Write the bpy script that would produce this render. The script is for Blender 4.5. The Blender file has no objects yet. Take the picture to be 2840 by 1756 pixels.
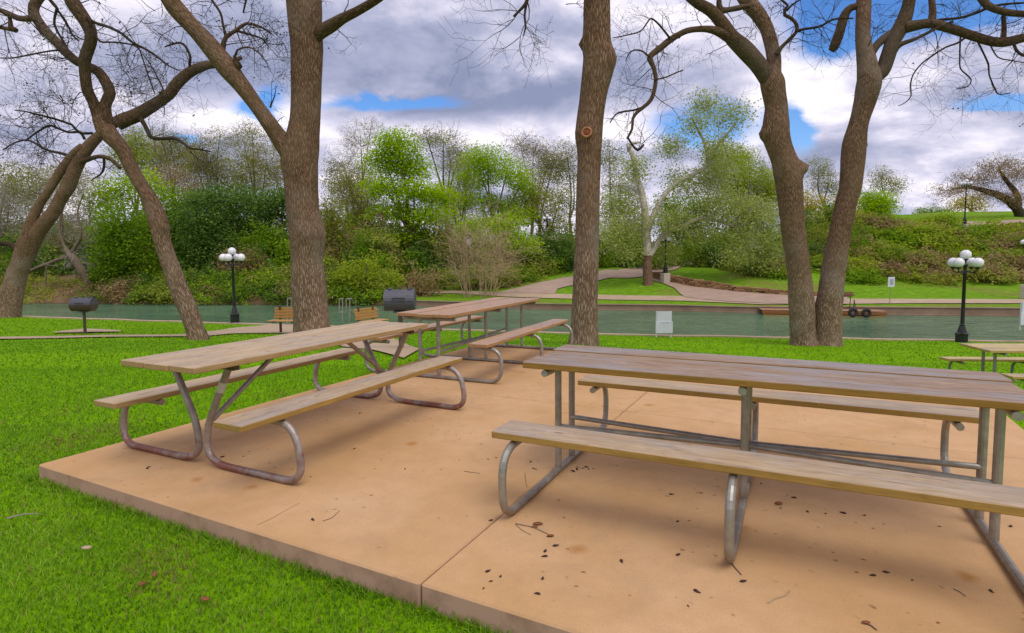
import bpy, math, random
import numpy as np
from mathutils import Matrix, Vector
S = bpy.context.scene
COL = S.collection
PI = math.pi
rad = math.radians

# ------------------------------------------------------------------ camera
F, PITCH, ROLL, SHIFT, CH = 1598.63, 0.0730, -0.0080, -51.94, 1.4057   # focal length in photo pixels, tilt, roll, shift, eye height
cd = bpy.data.cameras.new('camera'); cam = bpy.data.objects.new('camera', cd); COL.objects.link(cam)
cd.sensor_width = 36; cd.lens = F*36/2840; cd.shift_x = 3/2840; cd.shift_y = SHIFT/2840
cd.clip_start = 0.05; cd.clip_end = 3000
cam.matrix_world = Matrix.Translation((0, 0, CH)) @ Matrix.Rotation(PI/2-PITCH, 4, 'X') @ Matrix.Rotation(ROLL, 4, 'Z')
S.camera = cam

# ------------------------------------------------------------------ node helpers
class NT:
    def __init__(s, tree): s.t = tree; s.n = tree.nodes; s.l = tree.links
    def new(s, typ, **kw):
        nd = s.n.new(typ)
        for k, v in kw.items(): setattr(nd, k, v)
        return nd
    def put(s, sock, v):
        if isinstance(v, bpy.types.NodeSocket): s.l.new(v, sock)
        elif v is not None:
            if sock.type == 'RGBA' and len(v) == 3: v = (*v, 1)
            sock.default_value = v
    def math(s, op, a, b=0.0, clamp=False):
        nd = s.new('ShaderNodeMath', operation=op, use_clamp=clamp); s.put(nd.inputs[0], a); s.put(nd.inputs[1], b); return nd.outputs[0]
    def noise(s, vec, scale=5, detail=4, rough=.5, dist=0.0, out=0):
        nd = s.new('ShaderNodeTexNoise'); s.put(nd.inputs['Vector'], vec); nd.inputs['Scale'].default_value = scale
        nd.inputs['Detail'].default_value = detail; nd.inputs['Roughness'].default_value = rough; nd.inputs['Distortion'].default_value = dist
        return nd.outputs[out]
    def vor(s, vec, scale=5, feature='F1', out=0, rnd=1.0):
        nd = s.new('ShaderNodeTexVoronoi', feature=feature); s.put(nd.inputs['Vector'], vec); nd.inputs['Scale'].default_value = scale
        nd.inputs['Randomness'].default_value = rnd; return nd.outputs[out]
    def mapp(s, vec, sc=(1, 1, 1), loc=(0, 0, 0), rot=(0, 0, 0)):
        nd = s.new('ShaderNodeMapping'); s.put(nd.inputs['Vector'], vec); nd.inputs['Scale'].default_value = sc
        nd.inputs['Location'].default_value = loc; nd.inputs['Rotation'].default_value = rot; return nd.outputs[0]
    def ramp(s, f, stops):
        nd = s.new('ShaderNodeValToRGB'); s.put(nd.inputs[0], f); e = nd.color_ramp.elements
        while len(e) < len(stops): e.new(.5)
        for el, (p, c) in zip(e, stops):
            el.position = p
            if not hasattr(c, '__len__'): c = (c, c, c)
            el.color = (*c, 1)
        return nd.outputs[0]
    def mix(s, f, a, b, mode='MIX'):
        nd = s.new('ShaderNodeMix', data_type='RGBA', blend_type=mode); s.put(nd.inputs[0], f); s.put(nd.inputs[6], a); s.put(nd.inputs[7], b); return nd.outputs[2]
    def coord(s, out='Object'): return s.new('ShaderNodeTexCoord').outputs[out]
    def bump(s, h, strength=.5, dist=.02, normal=None):
        nd = s.new('ShaderNodeBump'); nd.inputs['Strength'].default_value = strength; nd.inputs['Distance'].default_value = dist
        s.put(nd.inputs['Height'], h)
        if normal is not None: s.put(nd.inputs['Normal'], normal)
        return nd.outputs[0]
    def attr(s, name): return s.new('ShaderNodeAttribute', attribute_name=name)

def material(name):
    m = bpy.data.materials.new(name); m.use_nodes = True; t = NT(m.node_tree)
    b = m.node_tree.nodes['Principled BSDF']
    return m, t, b

# ------------------------------------------------------------------ world: nishita sky seen through broken cloud
SUN_EL, SUN_AZ = 58.0, 150.0     # sun high, behind and to the right of the viewer (azimuth clockwise from +Y)
W = bpy.data.worlds.new('World'); S.world = W; W.use_nodes = True
w = NT(W.node_tree); W.node_tree.nodes.clear()
wout = w.new('ShaderNodeOutputWorld')
sky = w.new('ShaderNodeTexSky', sky_type='NISHITA'); sky.sun_disc = False
sky.sun_elevation = rad(SUN_EL); sky.sun_rotation = rad(SUN_AZ); sky.altitude = 200; sky.air_density = 1.0; sky.dust_density = .4; sky.ozone_density = 2.5
hs = w.new('ShaderNodeHueSaturation'); hs.inputs['Saturation'].default_value = 1.32; hs.inputs['Hue'].default_value = .512; hs.inputs['Value'].default_value = 1.0
w.l.new(sky.outputs[0], hs.inputs['Color'])
bg1 = w.new('ShaderNodeBackground'); w.l.new(hs.outputs[0], bg1.inputs[0]); bg1.inputs[1].default_value = .125
gen = w.coord('Generated')
sep = w.new('ShaderNodeSeparateXYZ'); w.l.new(gen, sep.inputs[0]); dx, dy, dz = sep.outputs
den = w.math('ADD', w.math('MAXIMUM', dz, 0.0), .34)
cv = w.new('ShaderNodeCombineXYZ'); w.l.new(w.math('DIVIDE', dx, den), cv.inputs[0]); w.l.new(w.math('DIVIDE', dy, den), cv.inputs[1])
cp = cv.outputs[0]
n1 = w.noise(w.mapp(cp, (1, 1, 1), (3.1, 1.7, 0)), 1.1, 9, .56, .25)
n2 = w.noise(w.mapp(cp, (1, 1.25, 1), (7.3, 2.2, 0)), 2.3, 8, .55, .35)
n3 = w.noise(w.mapp(cp, (1, 1, 1), (1.3, 9.2, 0)), 7.0, 6, .6, .2)
# where the cloud opens (directions as x/y and z/y ahead)
ay = w.math('MAXIMUM', dy, .05)
ta = w.math('ADD', w.math('DIVIDE', dx, ay), w.math('MULTIPLY', w.math('SUBTRACT', n2, .5), .16))
tb = w.math('ADD', w.math('DIVIDE', dz, ay), w.math('MULTIPLY', w.math('SUBTRACT', n3, .5), .07))
def blob(a0, b0, sa, sb, amp=1.0):
    qa = w.math('POWER', w.math('ABSOLUTE', w.math('DIVIDE', w.math('SUBTRACT', ta, a0), sa)), 2.0)
    qb = w.math('POWER', w.math('ABSOLUTE', w.math('DIVIDE', w.math('SUBTRACT', tb, b0), sb)), 2.0)
    return w.math('MULTIPLY', w.math('EXPONENT', w.math('MULTIPLY', w.math('ADD', qa, qb), -1.0)), amp)
def total(bl):
    acc = None
    for q in bl:
        v = blob(*q); acc = v if acc is None else w.math('ADD', acc, v)
    return acc
holes = total([(-.20, .262, .10, .014, .8), (-.41, .262, .035, .026, .75), (.70, .43, .24, .065, 1.1), (.56, .36, .07, .04, .7), (.485, .21, .035, .04, 1.1), (.30, .46, .05, .03, .7),
               (.84, .25, .10, .016, 1.0), (.33, .215, .08, .034, .95), (-.56, .20, .03, .01, .6)])
cover = w.math('SUBTRACT', w.math('ADD', .74, w.math('MULTIPLY', w.math('SUBTRACT', n1, .5), .8)), holes)
cmask = w.ramp(cover, [(.16, 0), (.56, 1)])
# cloud brightness: grey bellies overhead and left of centre, white edges low and to the right
dark = total([(-.20, .36, .26, .09, .30), (.02, .27, .28, .035, .34), (-.75, .30, .20, .06, .30), (.62, .19, .12, .03, .14), (-.5, .33, .12, .06, .12), (.25, .30, .12, .05, .12)])
lite = total([(.10, .205, .30, .018, .30), (-.47, .225, .10, .02, .35), (-.85, .235, .12, .02, .35), (-.62, .42, .13, .045, .26), (.45, .29, .14, .06, .26), (.75, .30, .22, .06, .16), (.82, .18, .12, .03, .25), (-.05, .43, .25, .04, .12), (-.35, .225, .05, .02, .25)])
br = w.math('ADD', w.math('MULTIPLY', w.math('SUBTRACT', n2, .5), 2.2), w.math('MULTIPLY', w.math('SUBTRACT', n3, .5), .75))
br = w.math('ADD', w.math('ADD', .50, br), w.math('SUBTRACT', w.math('MULTIPLY', lite, .8), w.math('MULTIPLY', dark, 1.05)))
ccol = w.ramp(br, [(0.0, (.22, .25, .38)), (.28, (.34, .36, .50)), (.52, (.54, .53, .66)), (.75, (.80, .76, .85)), (1.0, (1.0, .96, .97))])
bg2 = w.new('ShaderNodeBackground'); w.l.new(ccol, bg2.inputs[0]); bg2.inputs[1].default_value = .95
ms = w.new('ShaderNodeMixShader'); w.l.new(cmask, ms.inputs[0]); w.l.new(bg1.outputs[0], ms.inputs[1]); w.l.new(bg2.outputs[0], ms.inputs[2])
w.l.new(ms.outputs[0], wout.inputs[0])
try: W.cycles.sampling_method = 'MANUAL'; W.cycles.sample_map_resolution = 512
except Exception: pass

# ------------------------------------------------------------------ sun through thin cloud
sd = bpy.data.lights.new('sun', 'SUN'); sd.energy = 1.4; sd.angle = rad(38); sd.color = (1, .95, .86)
so = bpy.data.objects.new('sun', sd); COL.objects.link(so)
sdir = Vector((math.sin(rad(SUN_AZ))*math.cos(rad(SUN_EL)), math.cos(rad(SUN_AZ))*math.cos(rad(SUN_EL)), math.sin(rad(SUN_EL))))
so.rotation_euler = sdir.to_track_quat('Z', 'Y').to_euler(); so.location = sdir*50

S.view_settings.view_transform = 'Standard'; S.view_settings.look = 'None'; S.view_settings.gamma = 1; S.view_settings.exposure = 0.45
S.render.engine = 'CYCLES'
S.cycles.max_bounces = 6; S.cycles.diffuse_bounces = 3; S.cycles.transmission_bounces = 4; S.cycles.transparent_max_bounces = 6

# ------------------------------------------------------------------ photo pixel -> world
ct, st = math.cos(PITCH), math.sin(PITCH); cr, sr = math.cos(ROLL), math.sin(ROLL)
def ray(x, y):
    u = x-1417; v = y-878-SHIFT
    ur = u*cr+v*sr; vr = -u*sr+v*cr
    return np.array([ur/F, ct-vr/F*st, -st-vr/F*ct])
def P(x, y, D):
    d = ray(x, y); k = D/d[1]; return np.array([d[0]*k, D, CH+d[2]*k])
def interp(x, tab):
    a = np.array(tab, float); return np.interp(x, a[:, 0], a[:, 1])
YB = [(-400, 110), (-60, 36), (-24, 27.3), (-12.5, 24.5), (3.8, 21.4), (17.6, 19.9), (60, 17), (400, 0)]
ZB = [(-60, -1.1), (-24, -1.3), (-12.5, -1.4), (3.8, -1.6), (17.6, -1.75), (60, -1.9)]
YF = [(-400, 150), (-90, 58), (-41.8, 48.9), (-21.8, 45.5), (-8.7, 43.7), (2.0, 39.4), (10.2, 37.7), (14.3, 36.1), (22.1, 34.2), (29.2, 32.9), (90, 24), (400, 12)]
WATER = -2.3
SL0 = np.array([-3.26, 3.87]); E1 = np.array([math.cos(rad(-27.4)), math.sin(rad(-27.4))]); E2 = np.array([-E1[1], E1[0]]); SLW, SLD = 6.22, 6.12
def sm(t): t = np.clip(t, 0, 1); return t*t*(3-2*t)
def hnear(X, Y):
    X = np.asarray(X, float); Y = np.asarray(Y, float)
    e1 = (X-SL0[0])*E1[0]+(Y-SL0[1])*E1[1]; e2 = (X-SL0[0])*E2[0]+(Y-SL0[1])*E2[1]
    d = np.hypot(np.maximum(0, e1-SLW-.2), np.maximum(0, e2-SLD-.2))
    z0 = -.112-.75*sm(d/4.5)*sm((X-.5)/5)
    yb = interp(X, YB); a = np.clip((Y-9.2)/(yb-9.2), 0, 1); a = np.where(Y < 9.2, 0, a)
    zb = interp(X, ZB)
    z = z0*(1-a)+zb*a
    return z+.012*np.sin(X*1.7+1)*np.sin(Y*1.3)*np.clip(d+np.maximum(0, -e2)+np.maximum(0, -e1), 0, 1)
PC = [(0, -1.95), (5, -1.88), (7.5, -1.7), (11, -1.2), (16, -.4), (24, .2), (32, .9), (45, 2), (80, 3), (300, 4), (900, 4)]
PR = [(0, -1.87), (4, -1.82), (9, -1.7), (14, -1.2), (17, -.3), (27, 4.0), (30, 4.5), (52, 6.8), (90, 7), (300, 7), (900, 7)]
PL = [(0, -2.25), (1, -1.5), (3, -.6), (8, .5), (20, 1.2), (45, 2.2), (90, 3), (300, 4), (900, 4)]
def hfar(X, Y):
    X = np.asarray(X, float); Y = np.asarray(Y, float); s = Y-interp(X, YF); r = X/np.maximum(Y, 1)
    zl, zc, zr = interp(s, PL), interp(s, PC), interp(s, PR)
    a = sm((r+.22)/.05); b = sm((r-.42)/.16)
    z = (zl*(1-a)+zc*a)*(1-b)+zr*b
    amp = np.clip((s-9)/10, 0, 1)*.18
    return z+amp*(np.sin(X*.6)*np.cos(Y*.5)+.5*np.sin(X*1.7+2)*np.sin(Y*1.3))
def G(x, y, far=False):
    """where the ray of a photo pixel meets the lawn (near) or the far bank"""
    d = ray(x, y)
    if not far:
        D = np.linspace(2, 32, 3001); X = d[0]/d[1]*D; Z = CH+d[2]/d[1]*D; h = hnear(X, D); ok = (D < interp(X, YB))
    else:
        D = np.linspace(30, 220, 9501); X = d[0]/d[1]*D; Z = CH+d[2]/d[1]*D; h = hfar(X, D); ok = (D > interp(X, YF))
    i = np.where((Z <= h) & ok)[0]
    i = i[0] if len(i) else (np.argmin(np.abs(Z-h)+100*(~ok)))
    return np.array([X[i], D[i], h[i]])

# ------------------------------------------------------------------ mesh building
class MB:
    def __init__(s): s.v = []; s.f = []; s.nv = 0; s.uv = []; s.tint = []; s.mi = []; s.hasuv = False
    def add(s, v, f, uv=None, tint=None, mi=0):
        v = np.asarray(v, float).reshape(-1, 3)
        f = np.asarray(f, np.int64)
        s.v.append(v); s.f.append(f+s.nv); s.nv += len(v)
        n = len(f)
        if uv is not None: s.hasuv = True
        s.uv.append(np.zeros((f.size, 2)) if uv is None else np.asarray(uv, float).reshape(-1, 2))
        s.tint.append(np.broadcast_to(np.asarray(0.5 if tint is None else tint, float), (n,)).copy())
        s.mi.append(np.full(n, mi, np.int32))
    def build(s, name, mat, parent=None, smooth=False, loc=None):
        me = bpy.data.meshes.new(name)
        V = np.concatenate(s.v); lv = np.concatenate([f.ravel() for f in s.f]); sz = np.concatenate([np.full(len(f), f.shape[1]) for f in s.f])
        me.vertices.add(len(V)); me.vertices.foreach_set('co', V.ravel())
        me.loops.add(len(lv)); me.loops.foreach_set('vertex_index', lv.astype(np.int32))
        me.polygons.add(len(sz)); me.polygons.foreach_set('loop_start', np.concatenate([[0], np.cumsum(sz)[:-1]]).astype(np.int32))
        try: me.polygons.foreach_set('loop_total', sz.astype(np.int32))
        except Exception: pass
        me.polygons.foreach_set('material_index', np.concatenate(s.mi))
        me.polygons.foreach_set('use_smooth', np.full(len(sz), smooth))
        a = me.attributes.new('tint', 'FLOAT', 'FACE'); a.data.foreach_set('value', np.concatenate(s.tint).astype(np.float32))
        if s.hasuv:
            u = me.uv_layers.new(name='UVMap'); u.data.foreach_set('uv', np.concatenate(s.uv).ravel().astype(np.float32))
        me.update(calc_edges=True)
        for m in (mat if isinstance(mat, (list, tuple)) else [mat]): me.materials.append(m)
        o = bpy.data.objects.new(name, me); COL.objects.link(o)
        if parent is not None: o.parent = parent
        if loc is not None: o.location = loc
        return o
def empty(name, label, cat, loc=(0, 0, 0), rz=0, group=None):
    o = bpy.data.objects.new(name, None); COL.objects.link(o); o.location = loc; o.rotation_euler = (0, 0, rz); o.empty_display_size = .2
    o['label'] = label; o['category'] = cat
    if group: o['group'] = group
    return o
def tag(o, label, cat, group=None, kind=None):
    o['label'] = label; o['category'] = cat
    if group: o['group'] = group
    if kind: o['kind'] = kind
    return o
def struct(o, kind='structure', label=None):
    o['kind'] = kind
    if label: o['label'] = label
    return o

def box(mb, c, size, rz=0, bev=0.0, tint=None, mi=0, axes=None):
    """box, chamfered along every edge when bev > 0"""
    hx, hy, hz = [q/2 for q in size]; c = np.array(c, float)
    bv = min(bev, hx*.9, hy*.9, hz*.9)
    if bv <= 0:
        v = np.array([(x, y, z) for x in (-hx, hx) for y in (-hy, hy) for z in (-hz, hz)])
        f4 = [(0, 1, 3, 2), (4, 6, 7, 5), (0, 4, 5, 1), (2, 3, 7, 6), (0, 2, 6, 4), (1, 5, 7, 3)]; f3 = None
    else:
        v = []; idx = {}
        for sx in (-1, 1):
            for sy in (-1, 1):
                for sz_ in (-1, 1):
                    for ax in range(3):
                        q = [sx*(hx-bv), sy*(hy-bv), sz_*(hz-bv)]; q[ax] = (sx, sy, sz_)[ax]*(hx, hy, hz)[ax]
                        idx[(sx, sy, sz_, ax)] = len(v); v.append(q)
        v = np.array(v); f4 = []; f3 = []
        for ax in range(3):
            o1, o2 = [(1, 2), (2, 0), (0, 1)][ax]
            for s0 in (-1, 1):
                cyc = [(-1, -1), (1, -1), (1, 1), (-1, 1)]
                if s0 < 0: cyc = cyc[::-1]
                q = []
                for a_, b_ in cyc:
                    k = [0, 0, 0]; k[ax] = s0; k[o1] = a_; k[o2] = b_; q.append(idx[(*k, ax)])
                f4.append(q)
            # edges parallel to ax
            for a_ in (-1, 1):
                for b_ in (-1, 1):
                    k0 = [0, 0, 0]; k0[o1] = a_; k0[o2] = b_; k1 = list(k0); k0[ax] = -1; k1[ax] = 1
                    q = [idx[(*k0, o1)], idx[(*k1, o1)], idx[(*k1, o2)], idx[(*k0, o2)]]
                    if a_*b_ > 0: q = q[::-1]
                    f4.append(q)
        for sx in (-1, 1):
            for sy in (-1, 1):
                for sz_ in (-1, 1):
                    q = [idx[(sx, sy, sz_, k)] for k in range(3)]
                    if sx*sy*sz_ < 0: q = q[::-1]
                    f3.append(q)
    if axes is not None: v = v @ np.array(axes, float)
    elif rz: v = v @ np.array([[math.cos(rz), math.sin(rz), 0], [-math.sin(rz), math.cos(rz), 0], [0, 0, 1]])
    v = v+c
    mb.add(v, f4, tint=tint, mi=mi)
    if f3: n0 = len(v); mb.v.append(np.zeros((0, 3))); mb.f.append(np.array(f3)+mb.nv-n0); mb.uv.append(np.zeros((len(f3)*3, 2))); mb.tint.append(np.full(len(f3), .5 if tint is None else tint)); mb.mi.append(np.full(len(f3), mi, np.int32))

def smooth_path(pts, step):
    """Catmull-Rom through rows (x, y, z, r), resampled"""
    p = np.asarray(pts, float); out = []
    q = np.vstack([2*p[0]-p[1], p, 2*p[-1]-p[-2]])
    for i in range(len(p)-1):
        a, b, c, d = q[i], q[i+1], q[i+2], q[i+3]
        n = max(1, int(round(np.linalg.norm((c-b)[:3])/step)))
        t = (np.arange(n)/n)[:, None]
        out.append(.5*((2*b)+(-a+c)*t+(2*a-5*b+4*c-d)*t*t+(-a+3*b-3*c+d)*t**3))
    out.append(p[-1:]); r = np.vstack(out); r[:, 3] = np.maximum(r[:, 3], 1e-4); return r
def tube(mb, pts, sides=10, cap=True, bumps=0.0, seed=0, tint=None, mi=0, knobs=(), flare=0.0):
    p = np.asarray(pts, float); C = p[:, :3]; R = p[:, 3]; n = len(C)
    T = np.gradient(C, axis=0); T /= np.linalg.norm(T, axis=1)[:, None]+1e-9
    up = np.array([0, 1., 0]) if abs(T[0][1]) < .9 else np.array([1., 0, 0])
    N = np.zeros((n, 3)); a = np.cross(T[0], up); a /= np.linalg.norm(a); N[0] = a
    for i in range(1, n):
        a = N[i-1]-T[i]*np.dot(N[i-1], T[i]); N[i] = a/(np.linalg.norm(a)+1e-9)
    B = np.cross(T, N)
    ang = np.arange(sides)/sides*2*PI
    L = np.concatenate([[0], np.cumsum(np.linalg.norm(np.diff(C, axis=0), axis=1))])
    rr = np.repeat(R[:, None], sides, 1)
    if bumps:
        rg = np.random.RandomState(seed)
        for k in range(7):
            fa = rg.randint(1, 6); fl = rg.uniform(.5, 9); ph, ph2 = rg.uniform(0, 6.28, 2)
            rr = rr*(1+bumps/(1+.35*k)*np.sin(fa*ang[None]+ph+1.5*np.sin(L[:, None]*fl*.5))*np.sin(L[:, None]*fl+ph2))
    if flare: rr = rr*(1+flare*np.exp(-np.maximum(C[:, 2:3], 0)/.20)*(.55+.45*np.sin(5*ang[None]+seed)+.25*np.sin(3*ang[None]+2)))
    V = C[:, None]+N[:, None]*(np.cos(ang)[None, :, None]*rr[..., None])+B[:, None]*(np.sin(ang)[None, :, None]*rr[..., None])
    for (kp, kr, amp) in knobs:           # swellings: point, radius, height
        d = np.linalg.norm(V-np.array(kp), axis=2); out = V-C[:, None]; out /= np.linalg.norm(out, axis=2)[..., None]+1e-9
        V = V+out*(amp*np.exp(-(d/kr)**2))[..., None]
    i = np.arange(n-1)[:, None]; j = np.arange(sides)[None]; j2 = (j+1) % sides
    f = np.stack([i*sides+j, i*sides+j2, (i+1)*sides+j2, (i+1)*sides+j], -1).reshape(-1, 4)
    rm = float(np.mean(R)); cu = 2*PI*rm
    u0 = np.broadcast_to(j/sides*cu, (n-1, sides)); u1 = np.broadcast_to((j+1)/sides*cu, (n-1, sides)); l0 = np.broadcast_to(L[:-1, None], (n-1, sides)); l1 = np.broadcast_to(L[1:, None], (n-1, sides))
    uv = np.stack([np.stack([u0, l0], -1), np.stack([u1, l0], -1), np.stack([u1, l1], -1), np.stack([u0, l1], -1)], 2).reshape(-1, 2)
    mb.add(V.reshape(-1, 3), f, uv, tint, mi)
    if cap:
        for row, fl in ((0, True), (n-1, False)):
            ring = V[row]; cc = C[row]; vv = np.vstack([ring, cc]); k = np.arange(sides); k2 = (k+1) % sides
            ff = np.stack([k, k2, np.full(sides, sides)], -1)
            if fl: ff = ff[:, ::-1]
            mb.add(vv, ff, None, tint, mi)
def prisms(mb, P0, P1, R0, R1, sides=3, tint=None):
    """many straight thin sticks at once"""
    P0, P1, R0, R1 = map(lambda q: np.asarray(q, float), (P0, P1, R0, R1)); n = len(P0)
    if n == 0: return
    T = P1-P0; T /= np.linalg.norm(T, axis=1)[:, None]+1e-9
    up = np.where(np.abs(T[:, 2:3]) < .9, np.array([[0, 0, 1.]]), np.array([[1., 0, 0]])); N = np.cross(T, up); N /= np.linalg.norm(N, axis=1)[:, None]+1e-9; B = np.cross(T, N)
    a = np.arange(sides)/sides*2*PI; ca, sa = np.cos(a)[None, :, None], np.sin(a)[None, :, None]
    ringv = N[:, None]*ca+B[:, None]*sa
    V = np.concatenate([P0[:, None]+ringv*R0[:, None, None], P1[:, None]+ringv*R1[:, None, None]], 1)
    j = np.arange(sides); j2 = (j+1) % sides; f = np.stack([j, j2, j2+sides, j+sides], -1)[None]+(np.arange(n)*2*sides)[:, None, None]
    mb.add(V.reshape(-1, 3), f.reshape(-1, 4), None, tint)
def lathe(mb, prof, c=(0, 0, 0), sides=16, tint=None, mi=0):
    pr = np.array(prof, float); a = np.arange(sides)/sides*2*PI; n = len(pr)
    V = np.stack([pr[:, 0:1]*np.cos(a)[None], pr[:, 0:1]*np.sin(a)[None], np.repeat(pr[:, 1:2], sides, 1)], -1)+np.array(c)
    i = np.arange(n-1)[:, None]; j = np.arange(sides)[None]; j2 = (j+1) % sides
    f = np.stack([i*sides+j, i*sides+j2, (i+1)*sides+j2, (i+1)*sides+j], -1).reshape(-1, 4)
    mb.add(V.reshape(-1, 3), f, None, tint, mi)
def ball(mb, c, r, seg=16, sc=(1, 1, 1), tint=None, mi=0, rot=None):
    th = np.linspace(.001, PI-.001, seg//2+1); a = np.arange(seg)/seg*2*PI
    V = np.stack([np.sin(th)[:, None]*np.cos(a)[None], np.sin(th)[:, None]*np.sin(a)[None], -np.cos(th)[:, None]*np.ones(seg)[None]], -1)*r*np.array(sc)
    V = V.reshape(-1, 3)
    if rot is not None: V = V @ np.array(rot)
    n = seg//2+1; i = np.arange(n-1)[:, None]; j = np.arange(seg)[None]; j2 = (j+1) % seg
    f = np.stack([i*seg+j, i*seg+j2, (i+1)*seg+j2, (i+1)*seg+j], -1).reshape(-1, 4)
    mb.add(V+np.array(c), f, None, tint, mi)
def grid(mb, V, flip=False, mi=0, uv=False):
    """V (n, m, 3) -> quads"""
    n, m = V.shape[:2]; i = np.arange(n-1)[:, None]; j = np.arange(m-1)[None]
    f = np.stack([i*m+j, (i+1)*m+j, (i+1)*m+j+1, i*m+j+1], -1).reshape(-1, 4)
    if flip: f = f[:, ::-1]
    mb.add(V.reshape(-1, 3), f, None, None, mi)

# ------------------------------------------------------------------ materials
def m_bark(name, c_dark, c_mid, c_light, scale=1.0, bump=.8, weath=.55):
    m, t, b = material(name)
    uv = t.coord('UV'); oc = t.coord('Object')
    st_ = t.mapp(uv, (46*scale, 8*scale, 1))
    cr_ = t.vor(t.mix(.30, st_, t.noise(st_, 1.6, 5, .6, out=1)), 1.0, 'DISTANCE_TO_EDGE')
    fine = t.noise(t.mapp(uv, (75*scale, 24*scale, 1)), 1.0, 7, .7)
    big = t.noise(oc, 1.1, 4, .6)
    h = t.math('ADD', t.math('MULTIPLY', t.ramp(cr_, [(0, 0), (.30, 1)]), .62), t.math('MULTIPLY', fine, .85))
    c = t.ramp(h, [(.28, c_dark), (.70, c_mid), (.98, c_light)])
    pal = t.noise(t.mapp(oc, loc=(3, 1, 7)), .55, 5, .65)
    c = t.mix(t.math('MULTIPLY', t.ramp(big, [(.40, 0), (.64, 1)]), .6), c, t.mix(.5, c, c_light), 'MIX')
    c = t.mix(t.math('MULTIPLY', t.ramp(pal, [(.50, 0), (.62, 1)]), .35), c, tuple(min(1, q*1.25) for q in (c_light[1]*1.05, c_light[1], c_light[1]*.9)))
    sz = t.new('ShaderNodeSeparateXYZ'); t.l.new(oc, sz.inputs[0])      # older bark low on the trunk has weathered paler
    zz = t.math('ADD', sz.outputs[2], t.math('MULTIPLY', t.math('SUBTRACT', big, .5), 2.5))
    c = t.mix(t.math('MULTIPLY', t.ramp(t.math('MULTIPLY', zz, .2), [(.28, 0), (.62, 1)]), weath), c, t.mix(1.0, c, (.55, .40, .28), 'MULTIPLY'))
    moss = t.ramp(t.noise(oc, 2.4, 5, .65), [(.54, 0), (.68, 1)])
    c = t.mix(t.math('MULTIPLY', moss, .35), c, (.075, .062, .028))
    t.put(b.inputs['Base Color'], c); b.inputs['Roughness'].default_value = .95; b.inputs['Specular IOR Level'].default_value = .15
    t.put(b.inputs['Normal'], t.bump(h, bump, .025))
    return m
def m_simple(name, col, rough=.6, metal=0.0, nscale=8, var=.25, bump=.0, spec=.5):
    m, t, b = material(name); oc = t.coord('Object'); n = t.noise(oc, nscale, 5, .6)
    lo = tuple(q*(1-var) for q in col); hi = tuple(min(1, q*(1+var)) for q in col)
    t.put(b.inputs['Base Color'], t.ramp(n, [(.3, lo), (.7, hi)])); b.inputs['Roughness'].default_value = rough; b.inputs['Metallic'].default_value = metal
    b.inputs['Specular IOR Level'].default_value = spec
    if bump: t.put(b.inputs['Normal'], t.bump(n, bump, .01))
    return m
def m_wood(name, top, top2, side, seed=0, grey_amt=.6):
    m, t, b = material(name); oc = t.coord('Object'); gm = t.new('ShaderNodeNewGeometry')
    inf = t.attr('tint').outputs['Fac']
    off = t.new('ShaderNodeCombineXYZ'); t.put(off.inputs[0], t.math('MULTIPLY', inf, 37.0)); t.put(off.inputs[1], t.math('MULTIPLY', inf, 11.0)); off.inputs[2].default_value = seed
    va = t.new('ShaderNodeVectorMath', operation='ADD'); t.put(va.inputs[0], oc); t.put(va.inputs[1], off.outputs[0]); oc2 = va.outputs[0]
    g1 = t.noise(t.mapp(oc2, (2.2, 42, 42)), 1.0, 7, .62, .6)
    g2 = t.noise(t.mapp(oc2, (9, 170, 170)), 1.0, 4, .6, .2)
    blot = t.noise(t.mapp(oc2, (2.2, 7, 7)), 1.0, 5, .6)
    g3 = t.noise(t.mapp(oc2, (5, 24, 24)), 1.0, 7, .68, 1.2)
    g = t.math('ADD', t.math('ADD', t.math('MULTIPLY', g1, .35), t.math('MULTIPLY', g2, .25)), t.math('MULTIPLY', g3, .40))
    ct_ = t.ramp(g, [(.28, tuple(q*.55 for q in top)), (.46, top), (.62, top2), (.8, tuple(min(1, q*1.2) for q in top2))])
    ct_ = t.mix(t.ramp(blot, [(.35, .0), (.75, .75)]), ct_, t.mix(.6, ct_, side))
    grey = t.noise(t.mapp(oc2, (1.3, 5, 5), (5, 3, 1)), 1.0, 5, .65)
    ct_ = t.mix(t.ramp(grey, [(.44, 0), (.62, grey_amt)]), ct_, t.ramp(g, [(.3, (.17, .145, .14)), (.6, (.34, .305, .30)), (.8, (.50, .46, .46))]))
    stn = t.noise(t.mapp(oc2, (4, 13, 13), (9, 3, 1)), 1.0, 6, .7)
    ct_ = t.mix(t.ramp(stn, [(.58, 0), (.72, .55)]), ct_, (.11, .07, .05))
    crack = t.noise(t.mapp(oc2, (1.6, 95, 95), (3, 1, 2)), 1.0, 3, .5, .5)
    ct_ = t.mix(t.ramp(crack, [(.25, .85), (.33, 0)]), ct_, (.03, .018, .01))
    knot = t.vor(t.mapp(oc2, (2.2, 9, 9)), 1.0)
    ct_ = t.mix(t.ramp(knot, [(.03, .8), (.09, 0)]), ct_, (.07, .035, .015))
    cs = t.ramp(g, [(.3, tuple(q*.55 for q in side)), (.6, side), (.8, tuple(min(1, q*1.25) for q in side))])
    s_ = t.new('ShaderNodeSeparateXYZ'); t.l.new(gm.outputs['Normal'], s_.inputs[0])
    c = t.mix(t.ramp(s_.outputs[2], [(.55, 0), (.8, 1)]), cs, ct_)
    t.put(b.inputs['Base Color'], c); b.inputs['Roughness'].default_value = .82; b.inputs['Specular IOR Level'].default_value = .25
    t.put(b.inputs['Normal'], t.bump(t.math('SUBTRACT', g, t.ramp(crack, [(.25, .6), (.33, 0)])), .55, .004))
    return m
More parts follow.
